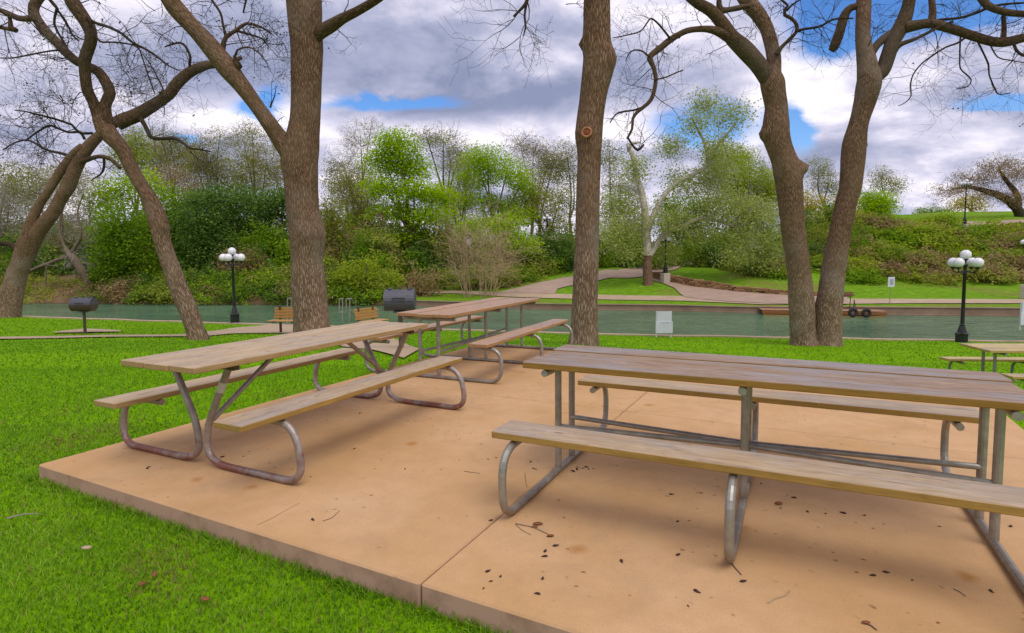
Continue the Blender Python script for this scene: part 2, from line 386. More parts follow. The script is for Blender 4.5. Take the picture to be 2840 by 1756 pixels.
def m_galv(name, col=(.34, .34, .33), rust=None, amt=.55, rough=.42):
    m, t, b = material(name); oc = t.coord('Object')
    n = t.noise(oc, 14, 6, .65); n2 = t.noise(oc, 5, 6, .7)
    c = t.ramp(n, [(.3, tuple(q*.7 for q in col)), (.7, tuple(q*1.2 for q in col))])
    sp = t.new('ShaderNodeSeparateXYZ'); t.l.new(oc, sp.inputs[0])
    low = t.math('MULTIPLY', t.ramp(sp.outputs[2], [(0.0, 1), (.10, .0)]), 1.0)
    c = t.mix(t.math('MULTIPLY', low, t.ramp(n2, [(.38, 0), (.6, .75)])), c, (.16, .07, .02))
    if rust:
        rr = t.math('ADD', t.math('MULTIPLY', t.ramp(sp.outputs[2], [(0.0, 1), (.45, 0)]), .25), n2)
        c = t.mix(t.ramp(rr, [(amt, 0), (amt+.12, .85)]), c, rust)
    t.put(b.inputs['Base Color'], c); b.inputs['Metallic'].default_value = .55; b.inputs['Roughness'].default_value = rough
    t.put(b.inputs['Normal'], t.bump(n, .15, .003))
    return m
def m_leaf(name, c1, c2, c3=None, trans=.5, sat=1.0):
    m, t, b = material(name); nt = t.t
    a = t.attr('tint').outputs['Fac']
    g = t.new('ShaderNodeNewGeometry'); rnd = g.outputs['Random Per Island']
    v = t.math('ADD', t.math('MULTIPLY', a, .8), t.math('MULTIPLY', rnd, .2))
    st_ = [(0.05, c1), (.55, c2)]+([(.95, c3)] if c3 else [])
    c = t.ramp(v, st_)
    t.put(b.inputs['Base Color'], c); b.inputs['Roughness'].default_value = .75; b.inputs['Specular IOR Level'].default_value = .12
    tr = t.new('ShaderNodeBsdfTranslucent'); t.put(tr.inputs[0], c)
    mx = t.new('ShaderNodeMixShader'); mx.inputs[0].default_value = trans
    out = [q for q in nt.nodes if q.type == 'OUTPUT_MATERIAL'][0]
    t.l.new(b.outputs[0], mx.inputs[1]); t.l.new(tr.outputs[0], mx.inputs[2]); t.l.new(mx.outputs[0], out.inputs[0])
    return m

M = {}
M['bark'] = m_bark('bark', (.05, .029, .017), (.225, .14, .088), (.37, .265, .185))
M['bark_mid'] = m_bark('bark_mid', (.03, .019, .010), (.125, .083, .05), (.21, .15, .095))
M['bark_far'] = m_bark('bark_far', (.05, .035, .022), (.17, .12, .08), (.26, .20, .15), 1, .4, 0.0)
M['bark_dark'] = m_bark('bark_dark', (.012, .009, .006), (.06, .045, .03), (.12, .09, .06))
M['bark_pale'] = m_bark('bark_pale', (.14, .11, .08), (.42, .36, .28), (.74, .68, .56), .6, .3, 0.0)
M['bark_red'] = m_bark('bark_red', (.06, .03, .02), (.22, .12, .075), (.34, .21, .14), .8)
M['twig'] = m_simple('twig', (.10, .07, .05), .9, nscale=3)
M['twig_dark'] = m_simple('twig_dark', (.045, .032, .028), .9, nscale=3)
M['twig_grey'] = m_simple('twig_grey', (.30, .26, .21), .9, nscale=3)
M['twig_brown'] = m_simple('twig_brown', (.20, .14, .09), .9, nscale=3)
M['twig_tan'] = m_simple('twig_tan', (.42, .30, .17), .9, nscale=3)
M['wood_a'] = m_wood('weathered_pine', (.43, .32, .21), (.58, .46, .32), (.44, .28, .12), 1, .4)
M['wood_b'] = m_wood('pinkish_pine', (.40, .245, .165), (.53, .36, .26), (.42, .235, .10), 2)
M['wood_c'] = m_wood('greyed_pine', (.25, .175, .135), (.40, .30, .25), (.33, .18, .035), 3, .85)
M['wood_bench'] = m_wood('worn_bench_pine', (.38, .28, .19), (.54, .43, .31), (.40, .235, .06), 4)
M['wood_yellow'] = m_wood('yellowed_pine', (.50, .38, .18), (.62, .50, .28), (.48, .34, .10), 5)
M['dockwood'] = m_wood('stained_dock_board', (.30, .16, .08), (.40, .24, .13), (.30, .12, .035), 7)
M['wood_orange'] = m_wood('varnished_slat', (.50, .28, .08), (.60, .36, .12), (.50, .27, .07), 6)
M['galv'] = m_galv('galvanised_pipe', (.33, .31, .27))
M['pipe_red'] = m_galv('scuffed_painted_pipe', (.36, .30, .27), (.24, .085, .065), .66, .5)
M['black'] = m_simple('black_paint', (.012, .012, .013), .35, nscale=20)
M['iron'] = m_simple('grill_iron', (.10, .095, .115), .6, .3, nscale=30, bump=.1)
M['iron_rust'] = m_simple('rusty_iron', (.10, .06, .045), .8, .2, nscale=12)
M['globe'] = m_simple('opal_glass', (.78, .76, .80), .25, nscale=2, var=.04)
M['white'] = m_simple('white_panel', (.62, .62, .70), .55, nscale=3, var=.08)
M['whitetext'] = m_simple('faded_print', (.34, .34, .40), .7, nscale=3, var=.08)
M['sticker'] = m_simple('faded_sticker', (.55, .50, .42), .7, nscale=30, var=.1)
M['rubber'] = m_simple('tyre_rubber', (.02, .02, .023), .8, nscale=10)
M['stonepost'] = m_simple('cut_limestone', (.50, .43, .35), .9, nscale=9, bump=.4)
M['pod'] = m_simple('dried_pod', (.035, .014, .008), .7, nscale=60)
M['dryleaf'] = m_simple('dried_leaf', (.20, .07, .02), .8, nscale=40)
M['scar'] = m_simple('cut_wood', (.34, .15, .06), .8, nscale=25, var=.4)
M['scar_in'] = m_simple('cut_heartwood', (.20, .05, .02), .9, nscale=40, var=.5)

# concrete
def m_conc(name, c1, c2, seed=0, stains=True, side=None):
    m, t, b = material(name); oc = t.coord('Object')
    n = t.noise(t.mapp(oc, loc=(seed, seed*2, 0)), .9, 7, .6, .3); f = t.noise(oc, 130, 3, .6); mid = t.noise(oc, 6, 6, .65)
    c = t.mix(t.ramp(n, [(.35, 0), (.68, 1)]), c1, c2)
    c = t.mix(t.math('MULTIPLY', t.ramp(mid, [(.35, 1), (.6, 0)]), .16), c, tuple(q*.55 for q in c1))
    c = t.mix(t.math('MULTIPLY', t.ramp(f, [(.3, 1), (.5, 0)]), .30), c, tuple(q*.5 for q in c1))
    if stains:
        v = t.vor(t.mix(.06, oc, t.noise(oc, 9, 3, out=1)), 2.3); mk = t.ramp(t.noise(t.mapp(oc, loc=(4, 4, 0)), 3.1, 2), [(.46, 0), (.56, 1)])
        c = t.mix(t.math('MULTIPLY', t.math('MULTIPLY', t.ramp(v, [(.04, 1), (.14, 0)]), mk), .7), c, (.36, .14, .02))
        v2 = t.vor(t.mix(.04, oc, t.noise(oc, 20, 3, out=1)), 12.0); mk2 = t.ramp(t.noise(t.mapp(oc, loc=(1, 7, 0)), 1.7, 3), [(.44, 0), (.58, 1)])
        c = t.mix(t.math('MULTIPLY', t.math('MULTIPLY', t.ramp(v2, [(.05, 1), (.15, 0)]), mk2), .85), c, (.10, .045, .02))
        w_ = t.noise(t.mapp(oc, (1, 1, 1), (2, 5, 0)), 2.0, 8, .7, 1.2)
        c = t.mix(t.math('MULTIPLY', t.ramp(w_, [(.52, 0), (.68, 1)]), .20), c, (.26, .17, .09))
        gr = t.noise(t.mapp(oc, (1, 1, 1), (8, 2, 0)), 1.1, 9, .72, .8)
        c = t.mix(t.math('MULTIPLY', t.ramp(gr, [(.54, 0), (.66, 1)]), .12), c, (.45, .38, .27))
    if side:
        gm = t.new('ShaderNodeNewGeometry'); s_ = t.new('ShaderNodeSeparateXYZ'); t.l.new(gm.outputs['Normal'], s_.inputs[0])
        sc_ = t.mix(t.ramp(t.noise(oc, 2.2, 7, .7), [(.48, 0), (.66, .75)]), side, (.22, .13, .07))
        c = t.mix(t.ramp(s_.outputs[2], [(.25, 0), (.8, 1)]), sc_, c)
    t.put(b.inputs['Base Color'], c); b.inputs['Roughness'].default_value = .9; b.inputs['Specular IOR Level'].default_value = .2
    t.put(b.inputs['Normal'], t.bump(t.math('ADD', mid, t.math('MULTIPLY', f, .4)), .18, .006))
    return m
M['slab'] = m_conc('tinted_concrete', (.52, .305, .135), (.61, .38, .205), 1, True, (.47, .295, .205))
M['path'] = m_conc('pale_concrete', (.40, .29, .19), (.50, .38, .26), 3, False)
M['path_pink'] = m_conc('pink_concrete', (.36, .25, .19), (.44, .32, .25), 5, False)
M['path_grey'] = m_conc('grey_concrete', (.28, .22, .17), (.36, .28, .22), 8, False)
M['wallface'] = m_conc('river_wall_concrete', (.24, .16, .11), (.34, .235, .16), 9, True)

def m_ground():
    m, t, b = material('lawn_soil'); oc = t.coord('Object')
    n = t.noise(oc, .7, 6, .6); f = t.noise(oc, 22, 5, .7); g = t.noise(oc, 4, 5, .65)
    c = t.ramp(t.math('ADD', t.math('MULTIPLY', n, .4), t.math('MULTIPLY', f, .6)), [(.3, (.105, .225, .001)), (.5, (.155, .315, .001)), (.7, (.20, .37, .002))])
    c = t.mix(t.ramp(t.noise(t.mapp(oc, loc=(4, 3, 1)), 1.1, 6, .7), [(.60, 0), (.70, .5)]), c, (.13, .09, .03))
    t.put(b.inputs['Base Color'], c); b.inputs['Roughness'].default_value = 1; b.inputs['Specular IOR Level'].default_value = .05
    t.put(b.inputs['Normal'], t.bump(f, .5, .03)); return m
M['lawn'] = m_ground()
def m_fargrass():
    m, t, b = material('bank_grass'); oc = t.coord('Object')
    n = t.noise(oc, .16, 6, .6, .5); f = t.noise(oc, 2.2, 7, .75)
    c = t.ramp(f, [(.3, (.07, .15, .008)), (.5, (.14, .27, .012)), (.68, (.20, .36, .02))])
    c = t.mix(t.ramp(n, [(.5, 0), (.66, .75)]), c, (.20, .16, .05))
    sp = t.new('ShaderNodeSeparateXYZ'); t.l.new(oc, sp.inputs[0])
    t.put(b.inputs['Base Color'], c); b.inputs['Roughness'].default_value = 1; b.inputs['Specular IOR Level'].default_value = .05
    t.put(b.inputs['Normal'], t.bump(f, .6, .1)); return m
M['bankgrass'] = m_fargrass()
M['earth'] = m_conc('bare_earth', (.14, .085, .05), (.22, .13, .075), 2, False)
def m_water():
    m, t, b = material('river_water'); oc = t.coord('Object')
    a = t.noise(t.mapp(oc, (.55, 1.0, 1)), 2.0, 6, .68, .9); c = t.noise(t.mapp(oc, (.35, .6, 1)), .45, 3, .5, .5)
    t.put(b.inputs['Base Color'], t.ramp(c, [(.35, (.075, .17, .085)), (.65, (.13, .25, .125))])); b.inputs['Roughness'].default_value = .08; b.inputs['IOR'].default_value = 1.33
    h = t.math('ADD', a, t.math('MULTIPLY', c, 1.2))
    t.put(b.inputs['Normal'], t.bump(h, 1.0, .42)); return m
M['water'] = m_water()

# ------------------------------------------------------------------ the ground: one sheet from behind the camera to the horizon
xs = np.unique(np.concatenate([np.linspace(-14, 16, 121), np.linspace(-60, 60, 241), np.linspace(-400, 400, 81), [-1000, -700, 700, 1000]]))
nx = len(xs); rows = []; mis = []
yb = interp(xs, YB); yf = interp(xs, YF)
def row(Y, Z): rows.append(np.stack([xs, Y, Z], 1))
y0 = -30.0
for k in np.concatenate([np.linspace(-30, 0, 8)[:-1], np.linspace(0, 12, 61)]): row(np.minimum(np.full(nx, k), yb-.2-(12-k)*1e-3), hnear(xs, np.minimum(np.full(nx, k), yb-.2)))
for k in np.linspace(0, 1, 22)[1:]:
    Y = np.minimum(12, yb-.2)+(yb-np.minimum(12, yb-.2))*k; row(Y, hnear(xs, Y))
nl = len(rows)
row(yb+.03, np.full(nx, WATER-1.2)); row((yb+yf)/2, np.full(nx, WATER-1.6)); row(yf-.03, np.full(nx, WATER-1.2))
nb = len(rows)
for s_ in np.concatenate([np.arange(0, 30, .5), np.arange(30, 60, 1.5), [65, 75, 90, 120, 180, 300, 500, 900]]):
    Y = yf+s_; row(Y, hfar(xs, Y))
V = np.stack(rows)
mb = MB(); grid(mb, V)
n_, m_ = V.shape[:2]
fr = np.repeat(np.arange(n_-1), m_-1)
mb.mi[0] = np.where(fr < nl-1, 0, np.where(fr < nb, 2, 1)).astype(np.int32)
fx = np.tile((xs[:-1]+xs[1:])/2, n_-1)
mb.mi[0] = np.where((fr >= nb-1) & (fr < nb+22) & (fx < -9.3), 2, mb.mi[0]).astype(np.int32)
mb.f[0] = mb.f[0][:, ::-1]
struct(mb.build('ground', [M['lawn'], M['bankgrass'], M['earth']], smooth=False), label='green lawn sloping to the river and the grassy bank beyond')
# river
xw = np.unique(np.concatenate([np.linspace(-400, 400, 41), np.linspace(-60, 60, 61)]))
mb = MB(); a = interp(xw, YB)-.4; c = interp(xw, YF)+1.2
grid(mb, np.stack([np.stack([xw, a*(1-k)+c*k, np.full(len(xw), WATER)], 1) for k in np.linspace(0, 1, 9)]), flip=True)
struct(mb.build('river', M['water']), label='calm green river crossing behind the lawn')

# ------------------------------------------------------------------ patio slab: four poured panels with narrow joints
mb = MB()
def slab_pt(e1, e2): q = SL0+E1*e1+E2*e2; return q
for a0, a1 in ((0, 3.215), (3.222, SLW)):
    for b0, b1 in ((0, 3.06), (3.067, SLD)):
        c = slab_pt((a0+a1)/2, (b0+b1)/2); box(mb, (c[0], c[1], -.25), (a1-a0, b1-b0, .5), rz=rad(-27.4), bev=.009)
struct(mb.build('pavement', M['slab']), label='tan square concrete patio slab with joints, leaf specks and rust stains')
# concrete walk behind the first table, narrow worn path, grill pad (draped strips)
def strip(left, right, n=40, m=8, far=False, off=.012, mbx=None):
    """two pixel outlines dropped onto the terrain and joined by a draped sheet"""
    def rs(pl, n):
        w_ = np.array([G(x, y, far)[:2] for x, y in pl]); L = np.concatenate([[0], np.cumsum(np.linalg.norm(np.diff(w_, axis=0), axis=1))])
        t_ = np.linspace(0, L[-1], n); return np.stack([np.interp(t_, L, w_[:, 0]), np.interp(t_, L, w_[:, 1])], 1)
    A, B = rs(left, n), rs(right, n); k = np.linspace(0, 1, m)[None, :, None]
    Q = A[:, None]*(1-k)+B[:, None]*k; h = (hfar if far else hnear)(Q[..., 0], Q[..., 1])+off
    Vv = np.concatenate([Q, h[..., None]], -1)
    if mbx is None: mbx = MB()
    e1 = Vv[1, 0]-Vv[0, 0]; e2 = Vv[0, 1]-Vv[0, 0]
    grid(mbx, Vv, flip=(np.cross(e1, e2)[2] < 0)); return mbx
mb = strip([(-60, 938), (250, 933), (450, 931), (560, 929), (640, 912), (746, 893)], [(-60, 944), (250, 938), (450, 936), (570, 935), (640, 928), (700, 926)], off=.03)
strip([(746, 893), (880, 894), (960, 897), (1030, 905), (1080, 935), (1165, 972)], [(700, 926), (760, 926), (860, 930), (900, 945), (950, 965), (1120, 998)], off=.03, mbx=mb)
strip([(150, 924), (235, 914.5), (335, 920)], [(150, 926), (235, 925), (335, 923)], off=.04, mbx=mb)
struct(mb.build('walkway', M['path']), label='thin pinkish concrete walkway and grill pads across the lawn')
# kerb along the near river edge
mb = MB(); xk = np.linspace(-40, 40, 161); yk = interp(xk, YB); zk = hnear(xk, yk)
for (o0, o1, za, zb_) in ((-.06, .22, .05, .05),):
    grid(mb, np.stack([np.stack([xk, yk+o0, zk-.3], 1), np.stack([xk, yk+o0, zk+.045], 1), np.stack([xk, yk+o1, zk+.045], 1), np.stack([xk, yk+o1, zk*0+WATER-1], 1)]), flip=True)
tag(mb.build('river_edge_wall', M['path']), 'thin pale concrete coping along the lawn edge above the water', 'wall')
# far retaining wall with cap
mb = MB(); xk = np.concatenate([np.linspace(-9.5, 40, 160)]); yk = interp(xk, YF); zk = hfar(xk, yk+.2)
prof = [(-.02, WATER-1), (-.10, WATER-1), (-.10, WATER+.06), (-.02, WATER+.07), (-.02, 0), (-.07, .005), (-.07, .055), (.38, .055), (.38, -.2)]
pr = []
for k, (o, z) in enumerate(prof): pr.append(np.stack([xk, yk+o, (np.full(len(xk), z) if k < 4 else zk+z)], 1))
grid(mb, np.stack(pr), flip=True)
tag(mb.build('river_wall', M['wallface']), 'low brown concrete retaining wall along the far river edge', 'wall')
# far paths
mb = strip([(1135, 806), (1250, 806.5), (1400, 812), (1560, 817), (1700, 820), (1890, 822), (2120, 826), (2330, 830), (2560, 831), (2860, 832)],
           [(1135, 814), (1250, 814.5), (1400, 824), (1560, 830), (1700, 833), (1890, 836), (2120, 846), (2330, 845), (2560, 843), (2860, 843.5)], n=120, far=True, off=.05)
struct(mb.build('river_path', M['path']), label='pale concrete path along the far bank')
mb = strip([(1370, 814), (1470, 792), (1560, 772), (1640, 757), (1760, 743), (1860, 732), (1965, 714)], [(1540, 816), (1545, 803), (1600, 790), (1690, 772), (1790, 768), (1880, 746), (1975, 722)], n=60, far=True, off=.07)
strip([(1790, 766), (1818, 776), (1880, 788), (1990, 803), (2100, 812), (2250, 818), (2350, 826)], [(1790, 773), (1830, 785), (1870, 800), (1900, 826), (2010, 838), (2200, 846), (2350, 846)], n=60, far=True, off=.075, mbx=mb)
strip([(2540, 628), (2640, 622), (2740, 616), (2850, 611)], [(2540, 634), (2640, 632), (2740, 628), (2850, 622)], n=40, far=True, off=.09, mbx=mb)
struct(mb.build('ramp_path', M['path_pink']), label='pinkish concrete ramp climbing behind the sycamore')

# ------------------------------------------------------------------ picnic tables
def plank(mb, u0, u1, v, w_, zt, th=.038, tint=None, twist=0.0):
    box(mb, ((u0+u1)/2, v, zt-th/2), (u1-u0, w_, th), bev=.004, tint=tint, rz=twist)
def pipe(mb, pts, r=.0215, step=.04, sides=12):
    p = np.array([(*q, r) for q in pts]); tube(mb, smooth_path(p, step), sides)
def arc_pipe(pts, fillet):
    """polyline with rounded corners"""
    p = [np.array(q, float) for q in pts]; out = [p[0]]
    for i in range(1, len(p)-1):
        a, b, c = p[i-1], p[i], p[i+1]; d1 = a-b; d2 = c-b; f = fillet[i-1] if hasattr(fillet, '__len__') else fillet
        l1 = min(f, np.linalg.norm(d1)*.49); l2 = min(f, np.linalg.norm(d2)*.49)
        s_, e_ = b+d1/np.linalg.norm(d1)*l1, b+d2/np.linalg.norm(d2)*l2
        for t_ in np.linspace(0, 1, 9): out.append((1-t_)**2*s_+2*t_*(1-t_)*b+t_*t_*e_)
    out.append(p[-1]); return out
def rawpipe(mb, pts, r=.0215, sides=12): tube(mb, np.array([(*q, r) for q in pts]), sides)
TABLES = {}
def table_loop(name, label, cx, cy, yaw, L, wood, wood_b, F_, W_=.364, sv=.703, H=.7566, hs=.4545, z0=0.0, seed=0, rails=True, frames=(-1, 0, 1), group='pipe framed picnic tables'):
    rg = random.Random(seed)
    root = empty(name, label, 'picnic table', (cx, cy, z0), yaw, group)
    top = MB(); pw = (2*W_-.024)/3
    for k in range(3):
        e0, e1 = rg.uniform(-.03, .03), rg.uniform(-.03, .03)
        plank(top, -L/2+e0, L/2+e1, (k-1)*(pw+.012), pw, H+rg.uniform(-.003, .003), tint=rg.random())
    top.build('tabletop', wood, root)
    for s in (-1, 1):
        b = MB(); plank(b, -L/2+rg.uniform(-.015, .015), L/2, s*sv, .2386, hs, tint=rg.random()); b.build('bench_seat', wood_b, root)
    g = .0215
    for k in frames:
        u = k*F_; fr_ = MB(); zs = hs-.038-g-.006; vo = sv+.225
        pts = [(u, sv-.13, zs), (u, vo-.02, zs), (u, vo, zs*.5), (u, vo-.02, g), (u, 0, g)]
        pts = arc_pipe([(u, sv-.135, zs), (u, vo, zs), (u, vo-.01, g), (u, 0, g)], [.17, .15])
        rawpipe(fr_, pts+[(-0+q[0], -q[1], q[2]) for q in pts[::-1][1:]])
        fr_.build('pipe_leg', M['galv'], root)
        cr_ = MB(); rawpipe(cr_, [(u-.0, -.355, H-.038-g-.005), (u, .355, H-.038-g-.005)]); cr_.build('cross_pipe', M['galv'], root)
        for s in (-1, 1):
            po = MB(); rawpipe(po, [(u, s*.125, g), (u, s*.125, H-.06)]); po.build('post', M['galv'], root)
    if rails:
        for s in (-1, 1):
            for t_ in (-1, 1):
                rl = MB(); rawpipe(rl, [(s*F_, t_*.12, .305), (0, t_*.022, .305)], .0165); rl.build('brace_rail', M['galv'], root)
    else:
        pass
    # flat bracket straps and bolts under the top
    for k in frames:
        for s in (-1, 1): st_ = MB(); box(st_, (k*F_+.035, s*sv, hs-.038-.012), (.05, .03, .02), bev=.002); st_.build('bracket', M['iron'], root)
    return root
table_loop('picnic_table', 'long grey-brown picnic table filling the right foreground', 1.355, 3.2685, -.4575, 2.482, M['wood_c'], M['wood_bench'], 1.115, seed=3)
table_loop('picnic_table', 'pinkish picnic table at the far corner of the patio, beyond the V-legged table', -.45, 7.666, 1.1358, 2.635, M['wood_b'], M['wood_b'], 1.18, W_=.364, seed=5)
g4 = np.array([7.9, 8.9]); 
table_loop('picnic_table', 'yellowish picnic table cut off by the right edge, standing on the grass', g4[0]+.55, g4[1]-.1, -.10, 2.44, M['wood_yellow'], M['wood_yellow'], 1.0, z0=float(hnear(g4[0]+.5, g4[1])), seed=8)
# the V-legged table
def table_v():
    cx, cy, yaw, L, H, hs = -1.6419, 4.6005, 1.1119, 2.42, .7566, .4545; g = .0235
    rg = random.Random(11)
    root = empty('picnic_table', 'tan picnic table with V shaped pipe legs at the left side of the patio', 'picnic table', (cx, cy, 0), yaw, 'pipe framed picnic tables')
    top = MB(); W2 = .352; pw = (2*W2-.024)/3
    for k, (e0, e1) in zip(range(3), ((.0, .01), (-.012, -.02), (-.01, .02))): plank(top, -L/2+e0, L/2+e1, (k-1)*(pw+.012)+.018, pw, H, tint=rg.random())
    top.build('tabletop', M['wood_a'], root)
    for s in (-1, 1):
        b = MB(); plank(b, -L/2+(.0 if s < 0 else -.0), L/2, s*.602, .2386, hs, tint=rg.random()); b.build('bench_seat', M['wood_bench'] if s < 0 else M['wood_a'], root)
    for k in (-1, 1):
        u = k*.885+(.14 if k > 0 else 0); c = .075 if k < 0 else .06
        for s in (-1, 1):
            f = MB(); zs = hs-.038-g-.004
            pts = arc_pipe([(u, c+s*.30, H-.045), (u, c+s*.058, .285), (u, c+s*.03, g), (u, c+s*.93, g), (u, c+s*.86, zs), (u, s*.50, zs)], [.10, .24, .17, .17])
            rawpipe(f, pts, g, 14); f.build('pipe_leg', M['pipe_red'], root)
        d = MB(); rawpipe(d, [(u-k*.01, c-.03, .27), (u-k*.62, c-.06, H-.05)], .018); d.build('diagonal_brace', M['pipe_red'], root)
        x = MB(); box(x, (u, .018, H-.038-.02), (.045, .62, .034), bev=.003)
        x.build('cross_bar', M['iron_rust'], root)
    # pale sticker round the near leg
    sk = MB(); a = np.array([-.885, .075-.30, H-.045]); b = np.array([-.885, .075-.058, .285]); p0 = a+(b-a)*.27; p1 = a+(b-a)*.43
    tube(sk, np.array([(*p0, .0262), (*p1, .0262)]), 14, cap=True); o = sk.build('sticker', M['sticker'], root); o['label'] = 'pale sticker wrapped round the leg'
    return root
table_v()

# ------------------------------------------------------------------ twigs and near bare trees
def grow(segs, rg, p, d, L, r, depth, curl=.38, grav=0.0, rmin=.003, kids=(2, 4), tips=None):
    """crooked branch made of short sticks, with side shoots"""
    n = max(3, int(L/.16)) if depth else 3
    n = min(n, 9); step = L/n; p = np.array(p, float); d = np.array(d, float); d /= np.linalg.norm(d)+1e-9; r1 = max(rmin, r*.35)
    kidn = rg.randint(*kids) if depth > 0 else 0
    at = sorted(rg.uniform(.2, 1) for _ in range(kidn)); ki = 0
    for i in range(n):
        ra = r+(r1-r)*i/n; rb = r+(r1-r)*(i+1)/n
        d = d+np.array([rg.gauss(0, curl), rg.gauss(0, curl), rg.gauss(0, curl)])*.55; d[2] -= grav*.1; d /= np.linalg.norm(d)
        q = p+d*step; segs.append((p, q, ra, rb)); p = q
        while ki < kidn and at[ki] <= (i+1)/n:
            ax = np.array([rg.gauss(0, 1), rg.gauss(0, 1), rg.gauss(0, 1)]); ax -= d*ax.dot(d); ax /= np.linalg.norm(ax)+1e-9
            nd = d*rg.uniform(.3, .9)+ax*rg.uniform(.6, 1.1)
            grow(segs, rg, p, nd, L*rg.uniform(.4, .72), rb*rg.uniform(.55, .8), depth-1, curl, grav, rmin, kids, tips); ki += 1
    if tips is not None: tips.append(p)
def emit(mb, segs, sides=3):
    if not segs: return
    a = np.array([q[0] for q in segs]); b = np.array([q[1] for q in segs]); prisms(mb, a, b, [q[2] for q in segs], [q[3] for q in segs], sides)
def leaves(mb, pts, size, rs, tint=None, droop=0.0, asp=.55):
    """leaf shaped quads at given points"""
    pts = np.asarray(pts); n = len(pts)
    if n == 0: return
    nr = rs.normal(size=(n, 3))*.62+np.array([0, -.25, .75]) if droop < 1 else rs.normal(size=(n, 3))      # blades face the light, more or less
    a = rs.normal(size=(n, 3)); a[:, 2] = a[:, 2]*.6-droop; a = np.cross(nr, a); a = np.cross(a, nr) if droop < 1 else a; a /= np.linalg.norm(a, axis=1)[:, None]+1e-9
    b = np.cross(a, nr); b /= np.linalg.norm(b, axis=1)[:, None]+1e-9
    s_ = (size*rs.uniform(.6, 1.35, n))[:, None]
    V = np.stack([pts-a*s_*.5, pts+b*s_*asp*.5, pts+a*s_*.5, pts-b*s_*asp*.5], 1)
    f = np.arange(4*n).reshape(n, 4); mb.add(V.reshape(-1, 3), f, None, .5 if tint is None else tint)

R1, R2, R3, R4, R5, R6 = (0, 0), (950, 0), (1890, 0), (0, 550), (950, 550), (1890, 550)
def Z(reg, pts, k=2.52):           # enlarged-crop readings -> photo pixels (x, y, half width)
    return [(reg[0]+x/k, reg[1]+y/k, h/k) for x, y, h in pts]
def trace(pts, D, dd=0.0, wob=0.0, seed=0):
    """photo outline centre line placed at its distance; dd lets it lean toward or away"""
    out = []; n = len(pts); rg = random.Random(seed)
    for i, (x, y, h) in enumerate(pts):
        Di = D+dd*i/max(1, n-1)+(rg.uniform(-wob, wob) if i else 0); q = P(x, y, Di); out.append((*q, h/F*Di))
    return np.array(out)
def near_tree(name, label, base, limbs, twig_spec, mat='bark', seed=0, pods=0, knobs=(), group=None, twigmat='twig', step=.12, tw_scale=1.0, tw_level=2):
    """limbs: list of (part name, traced pixel list, D, dd, sides, twig density)"""
    rg = random.Random(seed); root = empty(name, label, 'tree', base, 0, group); bs = np.array(base); tips = []; segs = []
    for li, (pn, pts, D, dd, sides, tw) in enumerate(limbs):
        if pn == 'trunk':      # widths were read along the horizontal: turn them square to the leaning axis
            q_ = np.array(pts, float); t_ = np.gradient(q_[:, :2], axis=0); c_ = np.abs(t_[:, 1])/np.hypot(t_[:, 0], t_[:, 1]); pts = [(a_, b_, h_*float(k_)) for (a_, b_, h_), k_ in zip(pts, c_)]
        W_ = smooth_path(trace(pts, D, dd), step); Wl = W_.copy(); Wl[:, :3] -= bs
        kn = [(P(kx, ky, kd)-bs, kr, ka) for (lk, kx, ky, kd, kr, ka) in knobs if lk == li]
        mb = MB(); tube(mb, Wl, sides, True, .014 if sides > 10 else .05, seed*7+li, knobs=kn, flare=.16 if pn == 'trunk' and sides > 17 else 0); mb.build(pn, M['bark' if (sides > 14 and li < 2) or sides > 17 else ('bark_mid' if sides > 7 else 'bark_dark')], root, smooth=True)
        if tw:
            L = np.concatenate([[0], np.cumsum(np.linalg.norm(np.diff(W_[:, :3], axis=0), axis=1))]); nk = int(L[-1]*tw*1.35)+1
            for _ in range(nk):
                t_ = rg.uniform(.12, 1)**.8; i = min(len(W_)-2, int(t_*(len(W_)-1))); T = W_[i+1, :3]-W_[i, :3]; T /= np.linalg.norm(T)+1e-9
                ax = np.array([rg.gauss(0, 1), rg.gauss(0, .8), rg.gauss(0, 1)]); ax -= T*ax.dot(T); ax /= np.linalg.norm(ax)
                d = T*rg.uniform(0, .7)+ax
                grow(segs, rg, Wl[i, :3], d, rg.uniform(.5, 1.25)*tw_scale, min(W_[i, 3]*.4, .016)*tw_scale, tw_level, .42, 0, .0028, (2, 5), tips)
    for (x, y, D, n, spread, L_) in twig_spec:      # loose sprays hanging in front of the sky
        c = P(x, y, D)
        for _ in range(n):
            p = c+np.array([rg.gauss(0, spread), rg.gauss(0, spread*.8), rg.gauss(0, spread*.6)]); grow(segs, rg, p-bs, (rg.gauss(0, 1), rg.gauss(0, 1), rg.gauss(0, .6)), L_*rg.uniform(.6, 1.2), .011, 2, .45, 0, .0028, (2, 5), tips)
    cr_ = MB(); emit(cr_, segs, 3)
    if len(segs): cr_.build('crown', M[twigmat], root)
    if pods and tips:
        rs = np.random.RandomState(seed); k = rs.randint(0, len(tips), pods); q = np.array(tips)[k]; q = q+rs.normal(size=q.shape)*.05
        pm = MB(); leaves(pm, np.repeat(q, 3, 0)+rs.normal(size=(len(q)*3, 3))*.035, .062, rs, droop=1.2); o = pm.build('seed_pods', M['pod'], root); o['kind'] = 'stuff'
    return root

